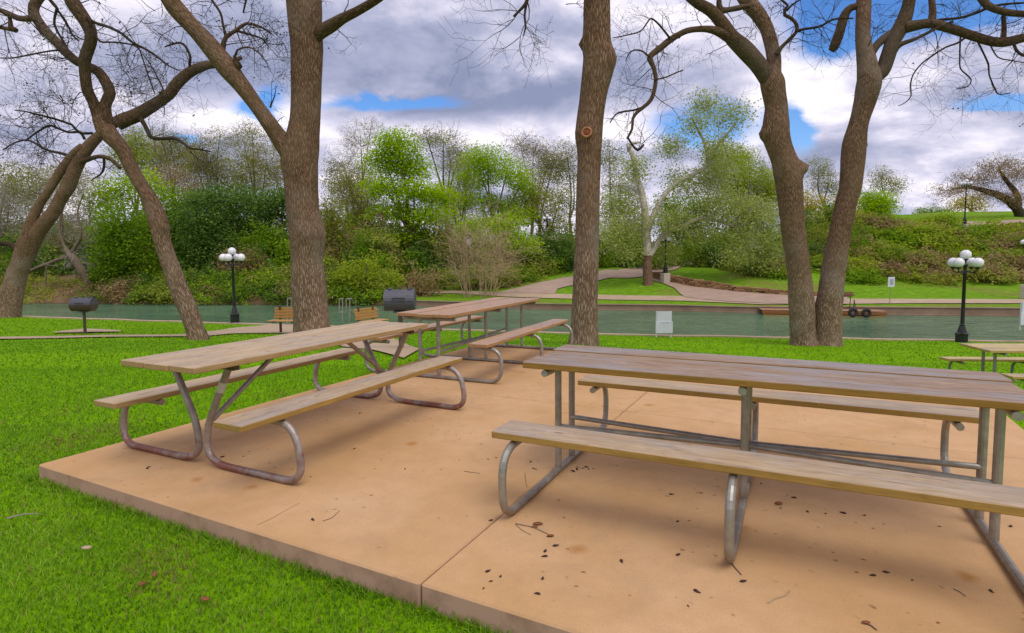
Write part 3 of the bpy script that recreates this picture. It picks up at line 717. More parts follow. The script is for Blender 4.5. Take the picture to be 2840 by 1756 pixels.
# A: slim leaning tree, left of the lamp
A_tr = [(556, 975, 32), (552, 955, 28), (549, 940, 25.5), (533, 891, 25), (517, 848, 26), (491, 788, 25), (471, 729, 23), (450, 669, 22.5), (443, 629, 25), (431, 590, 25), (415, 550, 22), (393, 516, 21), (365, 468, 20), (341, 416, 22), (310, 381, 26), (292, 357, 26), (277, 325, 21)]
A_l = [(285, 345, 20)]+Z(R1, [(655, 720, 34), (615, 640, 34), (598, 560, 34), (593, 480, 35), (592, 420, 36), (618, 340, 36), (640, 260, 36), (615, 180, 40), (565, 100, 44), (510, 20, 45), (480, -60, 42), (430, -160, 36)])
A_r = [(292, 345, 20)]+Z(R1, [(735, 740, 36), (768, 650, 36), (738, 570, 34), (690, 505, 32), (620, 465, 28), (545, 435, 28), (465, 370, 30), (400, 300, 32), (315, 215, 32), (245, 115, 32), (235, 50, 32), (270, -10, 30), (340, -80, 26)])
A_rl = Z(R1, [(240, 120, 22), (190, 132, 20), (120, 125, 18), (60, 95, 18), (0, 72, 16), (-90, 50, 14)])
A_dd = Z(R1, [(62, 100, 12), (72, 150, 12), (75, 190, 16), (112, 214, 18)])
A_ll = Z(R1, [(112, 212, 14), (60, 205, 12), (0, 190, 14), (-60, 180, 12)])
A_t1 = Z(R1, [(350, -60, 10), (350, 0, 12), (400, 60, 11), (385, 110, 8), (380, 170, 8), (400, 220, 8), (430, 270, 7), (470, 330, 5)])
A_t2 = Z(R1, [(400, 70, 9), (440, 120, 8), (480, 190, 7), (500, 240, 6), (555, 290, 5)])
A_t3 = Z(R1, [(600, 130, 14), (680, 165, 10), (760, 190, 9), (850, 235, 9), (930, 300, 9), (1010, 340, 8), (1090, 390, 7), (1180, 460, 5), (1270, 500, 3)])
A_t4 = Z(R1, [(650, 230, 9), (700, 290, 7), (760, 295, 6), (850, 300, 6), (960, 330, 6), (1000, 420, 5), (1040, 540, 5), (1080, 650, 4)])
A_t5 = Z(R1, [(590, 970, 10), (560, 925, 9), (480, 925, 8), (400, 895, 8), (340, 880, 8), (250, 930, 6), (180, 985, 5)])
A_t6 = Z(R1, [(650, 930, 9), (560, 930, 9), (500, 870, 8), (440, 850, 8), (380, 830, 8), (300, 810, 7), (180, 780, 5), (100, 770, 4)])
A_t7 = Z(R1, [(420, 350, 8), (330, 360, 6), (200, 385, 6), (90, 405, 5), (0, 405, 4), (-80, 395, 3)])
gA = G(549, 943)
DA = gA[1]
near_tree('bare_tree', 'slim crooked bare tree leaning left, rooted in the lawn left of the globe lamp', tuple(gA),
  [('trunk', A_tr, DA, 0, 20, 0), ('branch', A_l, DA, -.5, 14, 1.2), ('branch', A_r, DA, .5, 14, 1.2), ('branch', A_rl, DA+.2, .3, 9, 2), ('branch', A_dd, DA+.4, 0, 8, 1), ('branch', A_ll, DA+.4, 0, 8, 2),
   ('branch', A_t1, DA-.4, .3, 7, 3), ('branch', A_t2, DA-.3, .5, 6, 3), ('branch', A_t3, DA-.4, -1, 7, 3.4), ('branch', A_t4, DA-.3, -.8, 6, 3.4), ('branch', A_t5, DA, .8, 6, 5), ('branch', A_t6, DA, -1, 6, 5), ('branch', A_t7, DA+.2, 1.5, 6, 2.5)],
  [(150, 300, DA, 6, .35, .6), (230, 270, DA, 6, .4, .6), (380, 290, DA, 8, .5, .6), (330, 120, DA, 5, .4, .7)], seed=11, pods=170, twigmat='twig_dark',
  knobs=[(0, 437, 736, DA, .10, .10), (0, 460, 792, DA, .08, .07), (0, 300, 378, DA, .25, .03)])
# B: double leaning trunk at the far left
DB = G(30, 880)[1]
B_tr = [(8, 915, 46), (15, 890, 38), (24, 871, 30), (36, 804, 28), (47, 760, 27), (60, 729, 27), (83, 669, 32), (112, 632, 30), (147, 590, 24), (168, 552, 22), (190, 516, 22), (214, 456, 22), (254, 397, 23), (300, 358, 21), (337, 336, 19)]
B_tr = [(x, y, h*(.84 if y < 650 else .93)) for x, y, h in B_tr]
B_tr2 = [(84, 655, 22), (88, 630, 20), (100, 595, 17), (118, 560, 16), (137, 532, 16), (171, 476, 17), (205, 430, 17), (232, 405, 16)]; B_tr2 = [(x-4, y, h*.78) for x, y, h in B_tr2]
B_br = [(325, 343, 19)]+Z(R1, [(870, 840, 47), (955, 805, 44), (1080, 730, 38), (1180, 660, 36), (1232, 590, 36), (1320, 510, 33), (1420, 462, 30), (1500, 450, 25), (1600, 440, 18), (1690, 400, 12)])
B_k = Z(R1, [(1330, 500, 12), (1325, 440, 9), (1330, 400, 9), (1300, 330, 9), (1260, 300, 8), (1200, 310, 6), (1150, 330, 4)])
B_d = Z(R1, [(985, 830, 16), (1020, 890, 15), (1060, 960, 13), (1140, 968, 12), (1220, 968, 11), (1280, 1000, 9), (1330, 1035, 7), (1400, 1045, 6), (1470, 1060, 4)])
B_e = Z(R1, [(570, 1130, 18), (640, 1105, 15), (700, 1095, 14), (770, 1112, 13), (840, 1175, 11)])
B_e2 = Z(R1, [(726, 1100, 9), (728, 1160, 9), (705, 1215, 7), (640, 1260, 4)])
B_f = Z(R1, [(500, 1098, 14), (440, 1075, 10), (380, 1062, 9), (320, 1045, 9), (270, 1015, 8), (190, 980, 6), (100, 1000, 5), (20, 1050, 4)])
B_g = Z(R1, [(1110, 650, 8), (1140, 630, 6), (1110, 560, 5), (1050, 450, 4), (1000, 380, 4)])
B_h = [(60, 700, 9), (20, 676, 7), (-30, 680, 6)]
gB = G(30, 880)
near_tree('bare_tree', 'double trunked bare tree leaning right at the left edge, its long limb crossing behind', tuple(gB),
  [('trunk', B_tr, DB, 0, 20, 0), ('trunk', B_tr2, DB-.15, 0, 16, 0), ('branch', B_br, DB, .6, 14, 1.1), ('branch', B_k, DB+.3, -.6, 7, 4), ('branch', B_d, DB, -1.2, 7, 3.5), ('branch', B_e, DB-.1, -.8, 9, 1.5), ('branch', B_e2, DB-.4, 0, 6, 2), ('branch', B_f, DB, .8, 7, 4), ('branch', B_g, DB, .5, 6, 3), ('branch', B_h, DB, .5, 7, 2)],
  [(100, 400, DB, 8, .7, .8), (260, 290, DB, 12, .8, .8), (430, 250, DB, 16, .8, .8), (380, 330, DB, 10, .7, .8), (60, 340, DB, 10, .7, .8), (200, 230, DB, 10, .8, .8), (520, 380, DB, 6, .5, .7), (450, 180, DB, 10, .8, .8)], seed=21, pods=330, twigmat='twig_dark', tw_scale=1.15)
# C: the big trunk behind the V-legged table
DC = 13.6; gC = np.array([*P(867, 925, DC)[:2], 0]); gC[2] = hnear(gC[0], gC[1])
C_tr = [(868, 975, 62), (867, 945, 54), (866, 925, 50), (862, 867, 47), (857, 796, 46), (852, 729, 42.5), (853, 680, 46), (854, 652, 49.5), (847, 615, 46), (841, 590, 44), (837, 540, 44), (836, 495, 45), (831, 450, 49), (838, 400, 46), (845, 350, 41), (848, 300, 39), (850, 220, 40), (851, 135, 42), (846, 60, 44), (843, 0, 46), (838, -80, 44), (832, -190, 38)]
C_l = Z(R1, [(2060, 1150, 60), (1990, 1020, 62), (1900, 890, 54), (1790, 735, 50), (1690, 600, 56), (1600, 490, 66), (1530, 400, 66), (1440, 290, 60), (1340, 180, 55), (1240, 70, 58), (1190, 0, 57), (1130, -110, 52), (1060, -260, 44)])
C_r = [(862, 118, 20), (880, 96, 18)]+Z(R2, [(-70, 175, 42), (0, 130, 34), (100, 80, 30), (200, 22, 28), (290, -40, 26), (380, -120, 22)])
C_a = Z(R1, [(1545, 400, 26), (1560, 320, 18), (1580, 260, 14), (1650, 212, 12), (1720, 165, 10), (1800, 180, 8), (1860, 210, 7), (1900, 240, 5)])
C_b = Z(R1, [(1580, 260, 12), (1560, 180, 9), (1540, 90, 8), (1480, 0, 8), (1430, -80, 7)])
C_c = Z(R1, [(1650, 215, 9), (1740, 240, 7), (1830, 270, 6), (1880, 330, 4)])
C_d = Z(R1, [(1650, 470, 26), (1665, 460, 30), (1640, 400, 10), (1660, 350, 7), (1740, 330, 6), (1820, 380, 5), (1870, 450, 4)])
C_e = Z(R1, [(1890, 750, 8), (1895, 730, 6), (1920, 670, 4), (1930, 600, 2)])
C_f = Z(R1, [(1700, 90, 6), (1720, 0, 8), (1745, -60, 9)])
near_tree('bare_tree', 'thickest bare trunk, forked with a heavy limb reaching up left, behind the V-legged table', tuple(gC),
  [('trunk', C_tr, DC, 0, 28, 0), ('branch', C_l, DC, -.8, 20, .35), ('branch', C_r, DC, -.8, 14, .4), ('branch', C_a, DC-.4, .6, 8, 5), ('branch', C_b, DC-.2, .6, 6, 3.5), ('branch', C_c, DC-.2, .6, 6, 4), ('branch', C_d, DC-.3, -.4, 8, 4), ('branch', C_e, DC, .1, 6, 2), ('branch', C_f, DC+1, .1, 6, 3)],
  [(700, 90, DC, 7, .45, .5), (600, 30, DC, 4, .4, .5), (780, 60, DC, 5, .4, .5), (350, 15, DC, 3, .5, .6)], seed=31, pods=70, twigmat='twig_dark',
  knobs=[(0, 812, 800, DC-.2, .09, .05), (0, 845, 640, DC-.4, .16, .05), (0, 880, 930, DC-.4, .3, .05), (1, 668, 182, DC, .15, .10), (0, 870, 270, DC-.4, .05, .03)])
# D: straight trunk with pruning scars, centre
DD = 11.4; gD = np.array([*P(1619, 955, DD)[:2], 0]); gD[2] = hnear(gD[0], gD[1])
D_tr = [(1616, 1000, 48), (1618, 970, 43), (1619, 947, 40), (1620, 900, 37), (1621, 867, 36), (1624, 788, 35), (1628, 669, 33), (1630, 595, 32.5), (1632, 500, 32), (1634, 436, 32), (1633, 369, 37), (1636, 330, 36), (1641, 295, 36), (1648, 250, 38), (1655, 210, 41), (1660, 165, 42), (1655, 120, 38), (1655, 60, 36), (1655.5, 0, 35), (1657, -80, 34), (1660, -180, 32)]
D_h = [(1658, -120, 20), (1600, -110, 14), (1530, -90, 10), (1475, -40, 7), (1462, 0, 5), (1450, 20, 4), (1425, 45, 3)]
D_h2 = [(1460, 10, 3.5), (1455, 45, 3), (1458, 75, 2.5), (1452, 100, 1.5)]
near_tree('bare_tree', 'straight single trunk with orange pruning scars, behind the left end of the greyed table', tuple(gD),
  [('trunk', D_tr, DD, 0, 26, 0), ('branch', D_h, DD, -.8, 7, 2.5), ('branch', D_h2, DD-.6, -.1, 6, 6)], [(1540, -10, DD, 2, .3, .4)], seed=41, twigmat='twig_dark',
  knobs=[(0, 1612, 123, DD, .09, .09), (0, 1692, 160, DD-.1, .17, .06), (0, 1612, 372, DD-.1, .11, .05), (0, 1690, 330, DD, .08, .02)])
trD = [o for o in bpy.data.objects if o.type == 'EMPTY' and o.get('label', '').startswith('straight single')][0]
def scar(x, y, D, r, nrm, root, sc=(1, 1, 1)):
    n = Vector(nrm).normalized(); q = n.to_track_quat('Z', 'Y').to_matrix(); R = np.array(q.transposed())
    b = np.array(root.location); c = P(x, y, D)-b
    k = MB(); a = np.linspace(0, 2*PI, 25)[:-1]
    ring = []
    for i, t_ in enumerate(a):
        for j in range(8):
            u = j/8*2*PI; rr = r*(1+.28*math.cos(u)); zz = r*.30*math.sin(u); ring.append((rr*math.cos(t_)*sc[0], rr*math.sin(t_)*sc[1], zz))
    ring = np.array(ring) @ R+c; f = []
    for i in range(24):
        for j in range(8): f.append((i*8+j, ((i+1) % 24)*8+j, ((i+1) % 24)*8+(j+1) % 8, i*8+(j+1) % 8))
    k.add(ring, f); o = k.build('branch_scar', M['scar'], root, smooth=True)
    k = MB(); pr = [(0.001, .02), (r*.4, .015), (r*.85, 0), (r*.9, -.03)]
    t_ = MB(); lathe(t_, pr, sides=20); Vv = t_.v[0]*np.array([sc[0], sc[1], 1]); k.add(Vv @ R+c, t_.f[0]); k.build('heartwood', M['scar_in'], o)
scar(1627, 367, DD-.285, .085, (-.25, -1, .1), trD)
scar(1700, 158, DD-.10, .085, (1, -.45, .0), trD, (1, 1.6, 1))
# E: twin trunk on the right
gE = G(2262, 957); DE = float(gE[1])
E_l = [(2230, 985, 42), (2230, 960, 36), (2228, 940, 33), (2225, 890, 33), (2222, 828, 33), (2215, 748, 30), (2204, 669, 30.5), (2196, 600, 31), (2192, 555, 33), (2190, 525, 34), (2186, 495, 35), (2180, 465, 35), (2171, 435, 34), (2160, 405, 34), (2153, 375, 35), (2152, 345, 34), (2153, 298, 29), (2147, 262, 30), (2141, 225, 31), (2142, 205, 24), (2143, 180, 10)]
E_r = [(2292, 990, 48), (2292, 960, 40), (2293, 935, 37), (2294, 890, 36), (2298, 850, 35), (2302, 828, 34), (2312, 748, 31), (2325, 669, 28.5), (2337, 610, 28), (2347, 560, 27), (2359, 516, 28.5), (2366, 437, 30), (2371, 389, 29), (2383, 337, 25), (2400, 278, 29), (2410, 232, 31), (2412, 200, 26), (2414, 165, 10)]
E_l1 = [(2142, 235, 24)]+Z(R3, [(590, 530, 56), (535, 450, 56), (440, 345, 58), (350, 260, 48), (275, 150, 42), (205, 75, 38), (120, 25, 35), (60, -20, 32), (0, -80, 28)])
E_l2 = Z(R3, [(400, 310, 36), (320, 255, 34), (240, 215, 27), (170, 203, 22), (100, 205, 20), (40, 215, 20), (-15, 240, 20), (-80, 280, 22), (-140, 330, 22), (-200, 375, 20), (-222, 410, 20), (-195, 470, 15), (-180, 550, 14), (-190, 630, 14), (-215, 700, 14), (-260, 745, 13), (-310, 785, 12), (-340, 830, 10), (-345, 900, 9), (-380, 970, 8)])
E_l3 = Z(R3, [(-375, 960, 7), (-345, 1010, 7), (-305, 1050, 10), (-262, 1010, 6)])
E_l4 = Z(R3, [(-270, 750, 8), (-330, 770, 7), (-400, 780, 6), (-460, 800, 5), (-500, 860, 4)])
E_l5 = Z(R3, [(-225, 400, 8), (-270, 360, 6), (-330, 350, 5), (-370, 380, 4), (-390, 430, 3)])
E_l6 = Z(R3, [(-80, 270, 8), (-150, 180, 7), (-210, 130, 6), (-240, 160, 5), (-290, 220, 5), (-400, 250, 4), (-480, 265, 3)])
E_l7 = Z(R3, [(-190, 560, 5), (-110, 540, 5), (-40, 510, 4), (10, 490, 4)])
E_s = Z(R3, [(280, 75, 22), (330, 68, 18), (400, 55, 18), (470, 40, 14)])
E_s2 = Z(R3, [(290, 90, 20), (262, 40, 20), (262, 0, 18)])
E_m = [(2144, 228, 20)]+Z(R3, [(645, 510, 48), (645, 400, 46), (622, 290, 44), (590, 190, 44), (530, 90, 48), (460, 5, 50), (415, -70, 48), (370, -160, 40)])
E_m1 = Z(R3, [(665, 380, 18), (700, 330, 13), (745, 285, 12), (800, 225, 12), (805, 175, 12), (770, 130, 11), (722, 105, 12), (720, 70, 10), (745, 40, 8), (700, 0, 7), (680, -50, 6)])
E_m2 = Z(R3, [(800, 222, 10), (850, 205, 9), (920, 195, 8), (985, 178, 8), (1050, 140, 7), (1130, 128, 6), (1200, 130, 5)])
E_m3 = Z(R3, [(735, 75, 7), (780, 30, 6), (860, -20, 5)])
E_ru = [(2408, 215, 28)]+Z(R3, [(1295, 440, 62), (1280, 350, 52), (1268, 250, 46), (1270, 150, 46), (1272, 60, 46), (1275, -20, 46), (1280, -130, 42)])
E_rr = [(2414, 215, 24)]+Z(R3, [(1400, 500, 48), (1440, 400, 46), (1470, 310, 46), (1510, 230, 48), (1555, 140, 46), (1580, 60, 40), (1592, 0, 38), (1600, -90, 34)])
E_rx = Z(R3, [(1330, 370, 26), (1370, 310, 26), (1430, 260, 28), (1500, 215, 28)])
E_st = Z(R3, [(1265, 60, 20), (1215, 45, 22), (1165, 70, 26), (1135, 120, 30), (1112, 200, 30), (1090, 270, 32), (1062, 335, 30), (1045, 358, 20)])
E_h = Z(R3, [(1570, 190, 40), (1640, 178, 34), (1740, 165, 30), (1850, 190, 30), (1960, 225, 29), (2070, 262, 29), (2170, 290, 30), (2270, 293, 32), (2370, 270, 30), (2480, 250, 26), (2600, 240, 20)])
E_h1 = Z(R3, [(1465, 385, 26), (1510, 325, 20), (1560, 298, 16), (1640, 270, 12), (1730, 225, 10), (1820, 180, 8), (1900, 150, 8)])
E_h2 = Z(R3, [(1740, 165, 26), (1755, 100, 22), (1752, 30, 20), (1745, -40, 18)])
E_h3 = Z(R3, [(1700, 165, 12), (1800, 140, 10), (1950, 125, 9), (2060, 90, 10), (2160, 50, 9), (2260, 30, 8), (2400, 20, 6)])
E_h4 = Z(R3, [(2080, -40, 26), (2130, 30, 24), (2200, 68, 22), (2290, 90, 22), (2400, 98, 20), (2500, 100, 16)])
E_h5 = Z(R3, [(2250, 285, 16), (2255, 200, 14), (2250, 120, 14), (2260, 90, 12)])
E_d1 = Z(R3, [(2000, 250, 8), (1930, 300, 7), (1850, 330, 6), (1760, 385, 6), (1680, 445, 5), (1620, 520, 5), (1600, 600, 5), (1605, 670, 4), (1560, 720, 3), (1515, 740, 2.5)])
E_d2 = Z(R3, [(1950, 250, 6), (1945, 400, 5), (1950, 480, 5), (1990, 520, 5), (2025, 560, 4), (2000, 605, 4), (1920, 622, 3)])
E_d3 = Z(R3, [(2060, 270, 7), (2100, 350, 6), (2145, 450, 6), (2150, 520, 5), (2190, 620, 5), (2220, 660, 4), (2300, 650, 3)])
E_d4 = Z(R3, [(2320, 300, 9), (2340, 350, 9), (2380, 385, 9), (2430, 400, 8)])
E_d5 = Z(R3, [(2150, 300, 5), (2210, 400, 4), (2290, 420, 4), (2400, 440, 3)])
near_tree('bare_tree', 'twin trunked bare tree splitting low into a V, behind the middle of the greyed table', tuple(gE),
  [('trunk', E_l, DE, 0, 24, 0), ('trunk', E_r, DE, 0, 24, 0), ('branch', E_l1, DE, -.4, 16, .8), ('branch', E_l2, DE-.2, -.8, 12, 1.6), ('branch', E_l3, DE-1, 0, 6, 4), ('branch', E_l4, DE-.8, .5, 6, 5), ('branch', E_l5, DE-.8, .5, 6, 5), ('branch', E_l6, DE-.6, -.5, 6, 4), ('branch', E_l7, DE-.8, .5, 6, 4),
   ('branch', E_s, DE-.2, .4, 9, 2), ('branch', E_s2, DE-.2, 0, 8, 1), ('branch', E_m, DE, .6, 18, .8), ('branch', E_m1, DE-.1, -.6, 8, 2.6), ('branch', E_m2, DE-.3, -.5, 6, 4), ('branch', E_m3, DE-.4, -.5, 6, 4),
   ('branch', E_ru, DE, .4, 18, .6), ('branch', E_rr, DE, -.2, 16, 1), ('branch', E_rx, DE, .0, 12, 0), ('branch', E_st, DE+.3, .4, 12, 1), ('branch', E_h, DE-.2, -1.2, 14, 1.6), ('branch', E_h1, DE-.1, -.6, 8, 2.4), ('branch', E_h2, DE-.3, .3, 10, 2), ('branch', E_h3, DE-.3, -1, 7, 3), ('branch', E_h4, DE-1, -.6, 12, 2), ('branch', E_h5, DE-1, 0, 8, 1),
   ('branch', E_d1, DE-.7, -.4, 6, 2.4), ('branch', E_d2, DE-.7, .1, 6, 2.4), ('branch', E_d3, DE-.8, -.2, 6, 2.6), ('branch', E_d4, DE-1.2, -.2, 7, 1.5), ('branch', E_d5, DE-1, -.3, 6, 2)],
  [(1890, 30, DE, 3, .4, .5), (2180, 40, DE, 5, .5, .5), (2560, 60, DE, 7, .6, .6), (2740, 50, DE, 7, .6, .6), (2440, 50, DE, 3, .3, .5), (1960, 50, DE, 3, .3, .5)], seed=51, pods=60, twigmat='twig_dark',
  knobs=[(0, 2216, 468, DE-.1, .19, .27), (0, 2112, 374, DE, .17, .16), (0, 2075, 213, DE, .10, .06), (1, 2398, 402, DE, .10, .08), (1, 2320, 800, DE-.3, .1, .05), (1, 2302, 718, DE-.3, .08, .03)])

# ------------------------------------------------------------------ far vegetation
for nm, a, b, c in (('bright', (.22, .35, .002), (.38, .56, .004), (.58, .74, .015)), ('spring', (.20, .27, .010), (.35, .44, .02), (.52, .60, .06)), ('mid', (.08, .17, .006), (.20, .34, .012), (.36, .52, .03)),
                    ('dark', (.04, .095, .020), (.13, .23, .035), (.28, .43, .07)), ('olive', (.17, .18, .02), (.30, .31, .04), (.44, .44, .08)), ('yellow', (.30, .27, .01), (.50, .43, .012), (.62, .54, .03)),
                    ('brown', (.20, .12, .055), (.37, .26, .12), (.50, .39, .20)), ('syc', (.24, .29, .06), (.43, .49, .12), (.60, .64, .24)), ('greyleaf', (.26, .24, .14), (.40, .38, .24), (.54, .51, .34)), ('mixed', (.14, .20, .02), (.31, .37, .04), (.48, .47, .10))):
    M[nm] = m_leaf('leaf_'+nm, a, b, c)
def lobe_pts(rs, c, r, n_cl, per, spread, flat=.65):
    d = rs.normal(size=(n_cl, 3)); d /= np.linalg.norm(d, axis=1)[:, None]
    q = d*(rs.uniform(0, 1, (n_cl, 1))**.45)*np.array(r)+np.array(c)
    k = rs.normal(size=(n_cl, per, 3))*spread*np.array([1, 1, flat])
    return q, (q[:, None]+k).reshape(-1, 3)
def far_tree(name, label, lobes, D, leafmat, dens=1.0, leaf=.2, base=None, trunk=.22, tmat='bark_far', twigs=0, twigmat='twig_brown', group=None, cat='tree', seed=None, clump=.45, droop=0.0, limbs=True, extra=None, tr=None, zmin=None, tr2=None):
    seed = seed if seed is not None else abs(hash(label)) % 99991
    rs = np.random.RandomState(seed); rg = random.Random(seed)
    if 0 < dens < .75: dens = dens*2.1+.15
    L = []
    for (x, y, rx, ry) in lobes:
        dd = D+rg.uniform(-1, 1)*1.2; c = P(x, y, dd); L.append((c, np.array([rx/F*dd, (rx+ry)/2/F*dd*.9, ry/F*dd])))
    if base is None: bx = float(np.mean([c[0] for c, r in L])); b = np.array([bx, D, float(hfar(bx, D))])
    else: b = P(base, 700, D); b[2] = float(hfar(b[0], D))
    root = empty(name, label, cat, tuple(b), 0, group)
    tb = MB(); segs = []; tips = []
    top = max(L, key=lambda q: q[0][2])[0]; cen = np.mean([c for c, r in L], axis=0)
    if tr is not None:
        for pts in tr: W_ = smooth_path(trace(pts, D), .4); W_[:, :3] -= b; W_[:, 3] *= 1.2; tube(tb, W_, 8, True, .06, seed)
    elif limbs:
        fork = b+(cen-b)*np.array([.6, .6, .45]); fork[2] = max(fork[2], b[2]+.6)
        tube(tb, smooth_path(np.array([(0, 0, -.5, trunk*1.3), (*((fork-b)*.5+np.array([rg.uniform(-.2, .2), 0, 0])), trunk), (*(fork-b), trunk*.8)]), .4), 8, True, .05, seed)
        for c, r in L:
            q = c-b; m1 = (fork-b)*.6+q*.4+np.array([rg.uniform(-.4, .4), rg.uniform(-.3, .3), rg.uniform(-.1, .5)])
            tube(tb, smooth_path(np.array([(*(fork-b), trunk*.6), (*m1, trunk*.42), (*(q+np.array([0, 0, r[2]*.4])), trunk*.12)]), .4), 6, True, .06, seed+1)
    if tb.v: tb.build('trunk' if tr2 is None else 'limbs', M[tmat], root, smooth=True)
    if tr2:
        t2 = MB()
        for pts in tr2: W_ = smooth_path(trace(pts, D), .3); W_[:, :3] -= b; tube(t2, W_, 12, True, .05, seed)
        t2.build('trunk', M['bark_red'], root, smooth=True)
    mb = MB()
    for c, r in L:
        area = PI*r[0]*r[2]; n_cl = max(4, int(area*10.0*dens)); q, pts = lobe_pts(rs, c-b, r, n_cl, 20, clump)
        if zmin is not None:
            pts[:, 2] = np.where(pts[:, 2] < zmin, zmin+np.abs(pts[:, 2]-zmin)*.3, pts[:, 2])
        if droop: pts[:, 2] -= np.abs(rs.normal(size=len(pts)))*droop
        t_ = np.repeat(np.clip(rs.normal(.5, .22, n_cl), 0, 1), 20)
        if dens > 0: leaves(mb, pts, leaf*.98, rs, t_, droop=.4)
        if twigs:
            for _ in range(int(area*twigs)):
                d = rs.normal(size=3); d /= np.linalg.norm(d); p = (c-b)+d*r*rs.uniform(.0, .75); dr = d*np.array([1, 1, .7])+np.array([0, 0, .45])
                grow(segs, rg, p, dr, rg.uniform(.8, 1.9), rg.uniform(.02, .035), 2, .28, 0, .008, (2, 4), None)
    if dens > 0 or extra: mb.build('crown' if cat == 'tree' else 'foliage', M[leafmat], root)
    if segs: sb = MB(); emit(sb, segs, 3); sb.build('twigs', M[twigmat], root)
    return root
# far left
far_tree('bare_tree', 'pale grey twiggy tree at the extreme left beyond the river', [(30, 600, 90, 110), (-60, 560, 80, 120)], 60, 'greyleaf', .16, .14, twigs=1.7, twigmat='twig_grey', seed=101)
far_tree('bare_tree', 'grey twiggy tree seen in the gap of the double leaning trunk', [(170, 560, 90, 110), (150, 680, 80, 70)], 57, 'greyleaf', .16, .14, twigs=2.0, twigmat='twig_grey', seed=102)
far_tree('bare_tree', 'greyish bare tree behind the left grill, beside the green thicket', [(250, 570, 60, 90), (240, 680, 60, 60)], 56, 'greyleaf', .22, .14, twigs=2.0, twigmat='twig_grey', seed=103)
far_tree('bushy_tree', 'olive green tree at the left picture edge over the far bank', [(-10, 620, 60, 70), (30, 500, 70, 60), (10, 720, 60, 50)], 62, 'olive', .8, .2, seed=104)
far_tree('bushy_tree', 'olive spring tree rising between the two leaning trunks', [(110, 520, 70, 60), (190, 500, 60, 50), (60, 560, 60, 60)], 66, 'olive', .45, .18, twigs=.8, seed=105)
far_tree('bushy_tree', 'dark green shrub low behind the left grill post', [(120, 730, 70, 60), (200, 740, 70, 55), (60, 760, 60, 40)], 55, 'dark', 1.1, .2, cat='shrub', seed=106)
far_tree('fallen_tree', 'grey half fallen tree sprawling over the brown far bank behind the left grill', [(180, 740, 60, 20), (270, 745, 40, 25)], 49.5, 'greyleaf', 0, tr=[[(248, 815, 9), (240, 775, 9), (222, 740, 10), (196, 708, 8), (180, 690, 4)], [(222, 742, 5), (190, 705, 4), (165, 640, 3), (175, 570, 2)], [(205, 705, 5), (150, 725, 4), (90, 748, 3), (50, 770, 2)], [(215, 730, 4), (255, 735, 3), (290, 765, 2)], [(200, 700, 4), (225, 650, 3), (215, 590, 2), (230, 540, 1.5)], [(150, 725, 3), (130, 740, 2), (127, 790, 1.5)]], tmat='bark_far', twigs=3, twigmat='twig_grey', seed=107)
far_tree('bushy_tree', 'bright green leafy bush overhanging the water right of the left grill', [(330, 640, 60, 90), (360, 740, 85, 70), (400, 800, 80, 35), (310, 720, 50, 60)], 50, 'mid', 1.5, .24, seed=108, cat='shrub')
far_tree('bushy_tree', 'yellow green tree with a flat top, left of the slim leaning trunk', [(330, 530, 60, 50), (400, 510, 60, 40), (290, 560, 50, 50)], 58, 'bright', 1.0, .22, seed=109)
far_tree('bare_tree', 'thin olive tree with bare twigs above the yellow green one, right of crossing trunks', [(380, 430, 60, 50), (440, 470, 60, 60), (370, 400, 30, 35)], 66, 'olive', .4, .16, twigs=1.3, seed=110)
far_tree('bare_tree', 'reddish bare tree behind the slim leaning trunk', [(470, 500, 60, 50), (530, 540, 50, 50)], 62, 'brown', .5, .16, twigs=1.3, twigmat='twig_brown', seed=111)
far_tree('bushy_tree', 'dense green tree directly behind the slim leaning trunk', [(480, 590, 80, 70), (440, 650, 70, 70), (520, 660, 60, 60)], 55, 'mid', 1.5, .24, seed=112)
far_tree('bushy_tree', 'dark evergreen tree left of the globe lamp', [(560, 620, 70, 80), (590, 560, 70, 50), (520, 730, 70, 70), (600, 700, 60, 70)], 53, 'dark', 1.7, .24, seed=113)
far_tree('bushy_tree', 'dark evergreen shrub over the water at the foot of the globe lamp', [(540, 800, 60, 40), (490, 810, 60, 35), (590, 790, 60, 45)], 49, 'dark', 1.6, .22, cat='shrub', seed=114)
far_tree('bushy_tree', 'tall dark green tree between globe lamp and thickest trunk', [(680, 570, 80, 60), (740, 600, 70, 60), (650, 640, 70, 70), (780, 560, 60, 50)], 56, 'dark', 1.3, .24, seed=115)
far_tree('bushy_tree', 'lighter green bush behind the globe lamp post', [(640, 700, 60, 60), (720, 680, 60, 60), (770, 690, 60, 60)], 53, 'mid', 1.2, .22, cat='shrub', seed=116)
far_tree('bare_shrub', 'reddish brown dead shrub right of the globe lamp', [(690, 735, 40, 45), (650, 760, 30, 30)], 50.5, 'brown', 1.4, .18, cat='shrub', twigs=2, seed=117)
far_tree('bushy_shrub', 'lime green shrub by the water right of the globe lamp', [(690, 805, 45, 32), (745, 790, 50, 42), (660, 815, 30, 22)], 48, 'spring', 1.8, .2, cat='shrub', seed=118)
far_tree('bare_tree', 'airy olive tree against the sky above the dark evergreen', [(570, 450, 60, 70), (610, 390, 50, 40)], 66, 'olive', .35, .15, twigs=1.7, seed=119)
far_tree('bare_tree', 'airy olive tree against the sky just left of the thickest trunk', [(680, 440, 60, 80), (740, 470, 60, 70), (700, 380, 50, 40)], 64, 'olive', .35, .15, twigs=1.8, seed=120)
far_tree('bare_tree', 'bare tree with dark limbs left of the thickest trunk', [(760, 500, 60, 60), (790, 420, 50, 60)], 68, 'olive', .25, .15, twigs=1.8, seed=121)
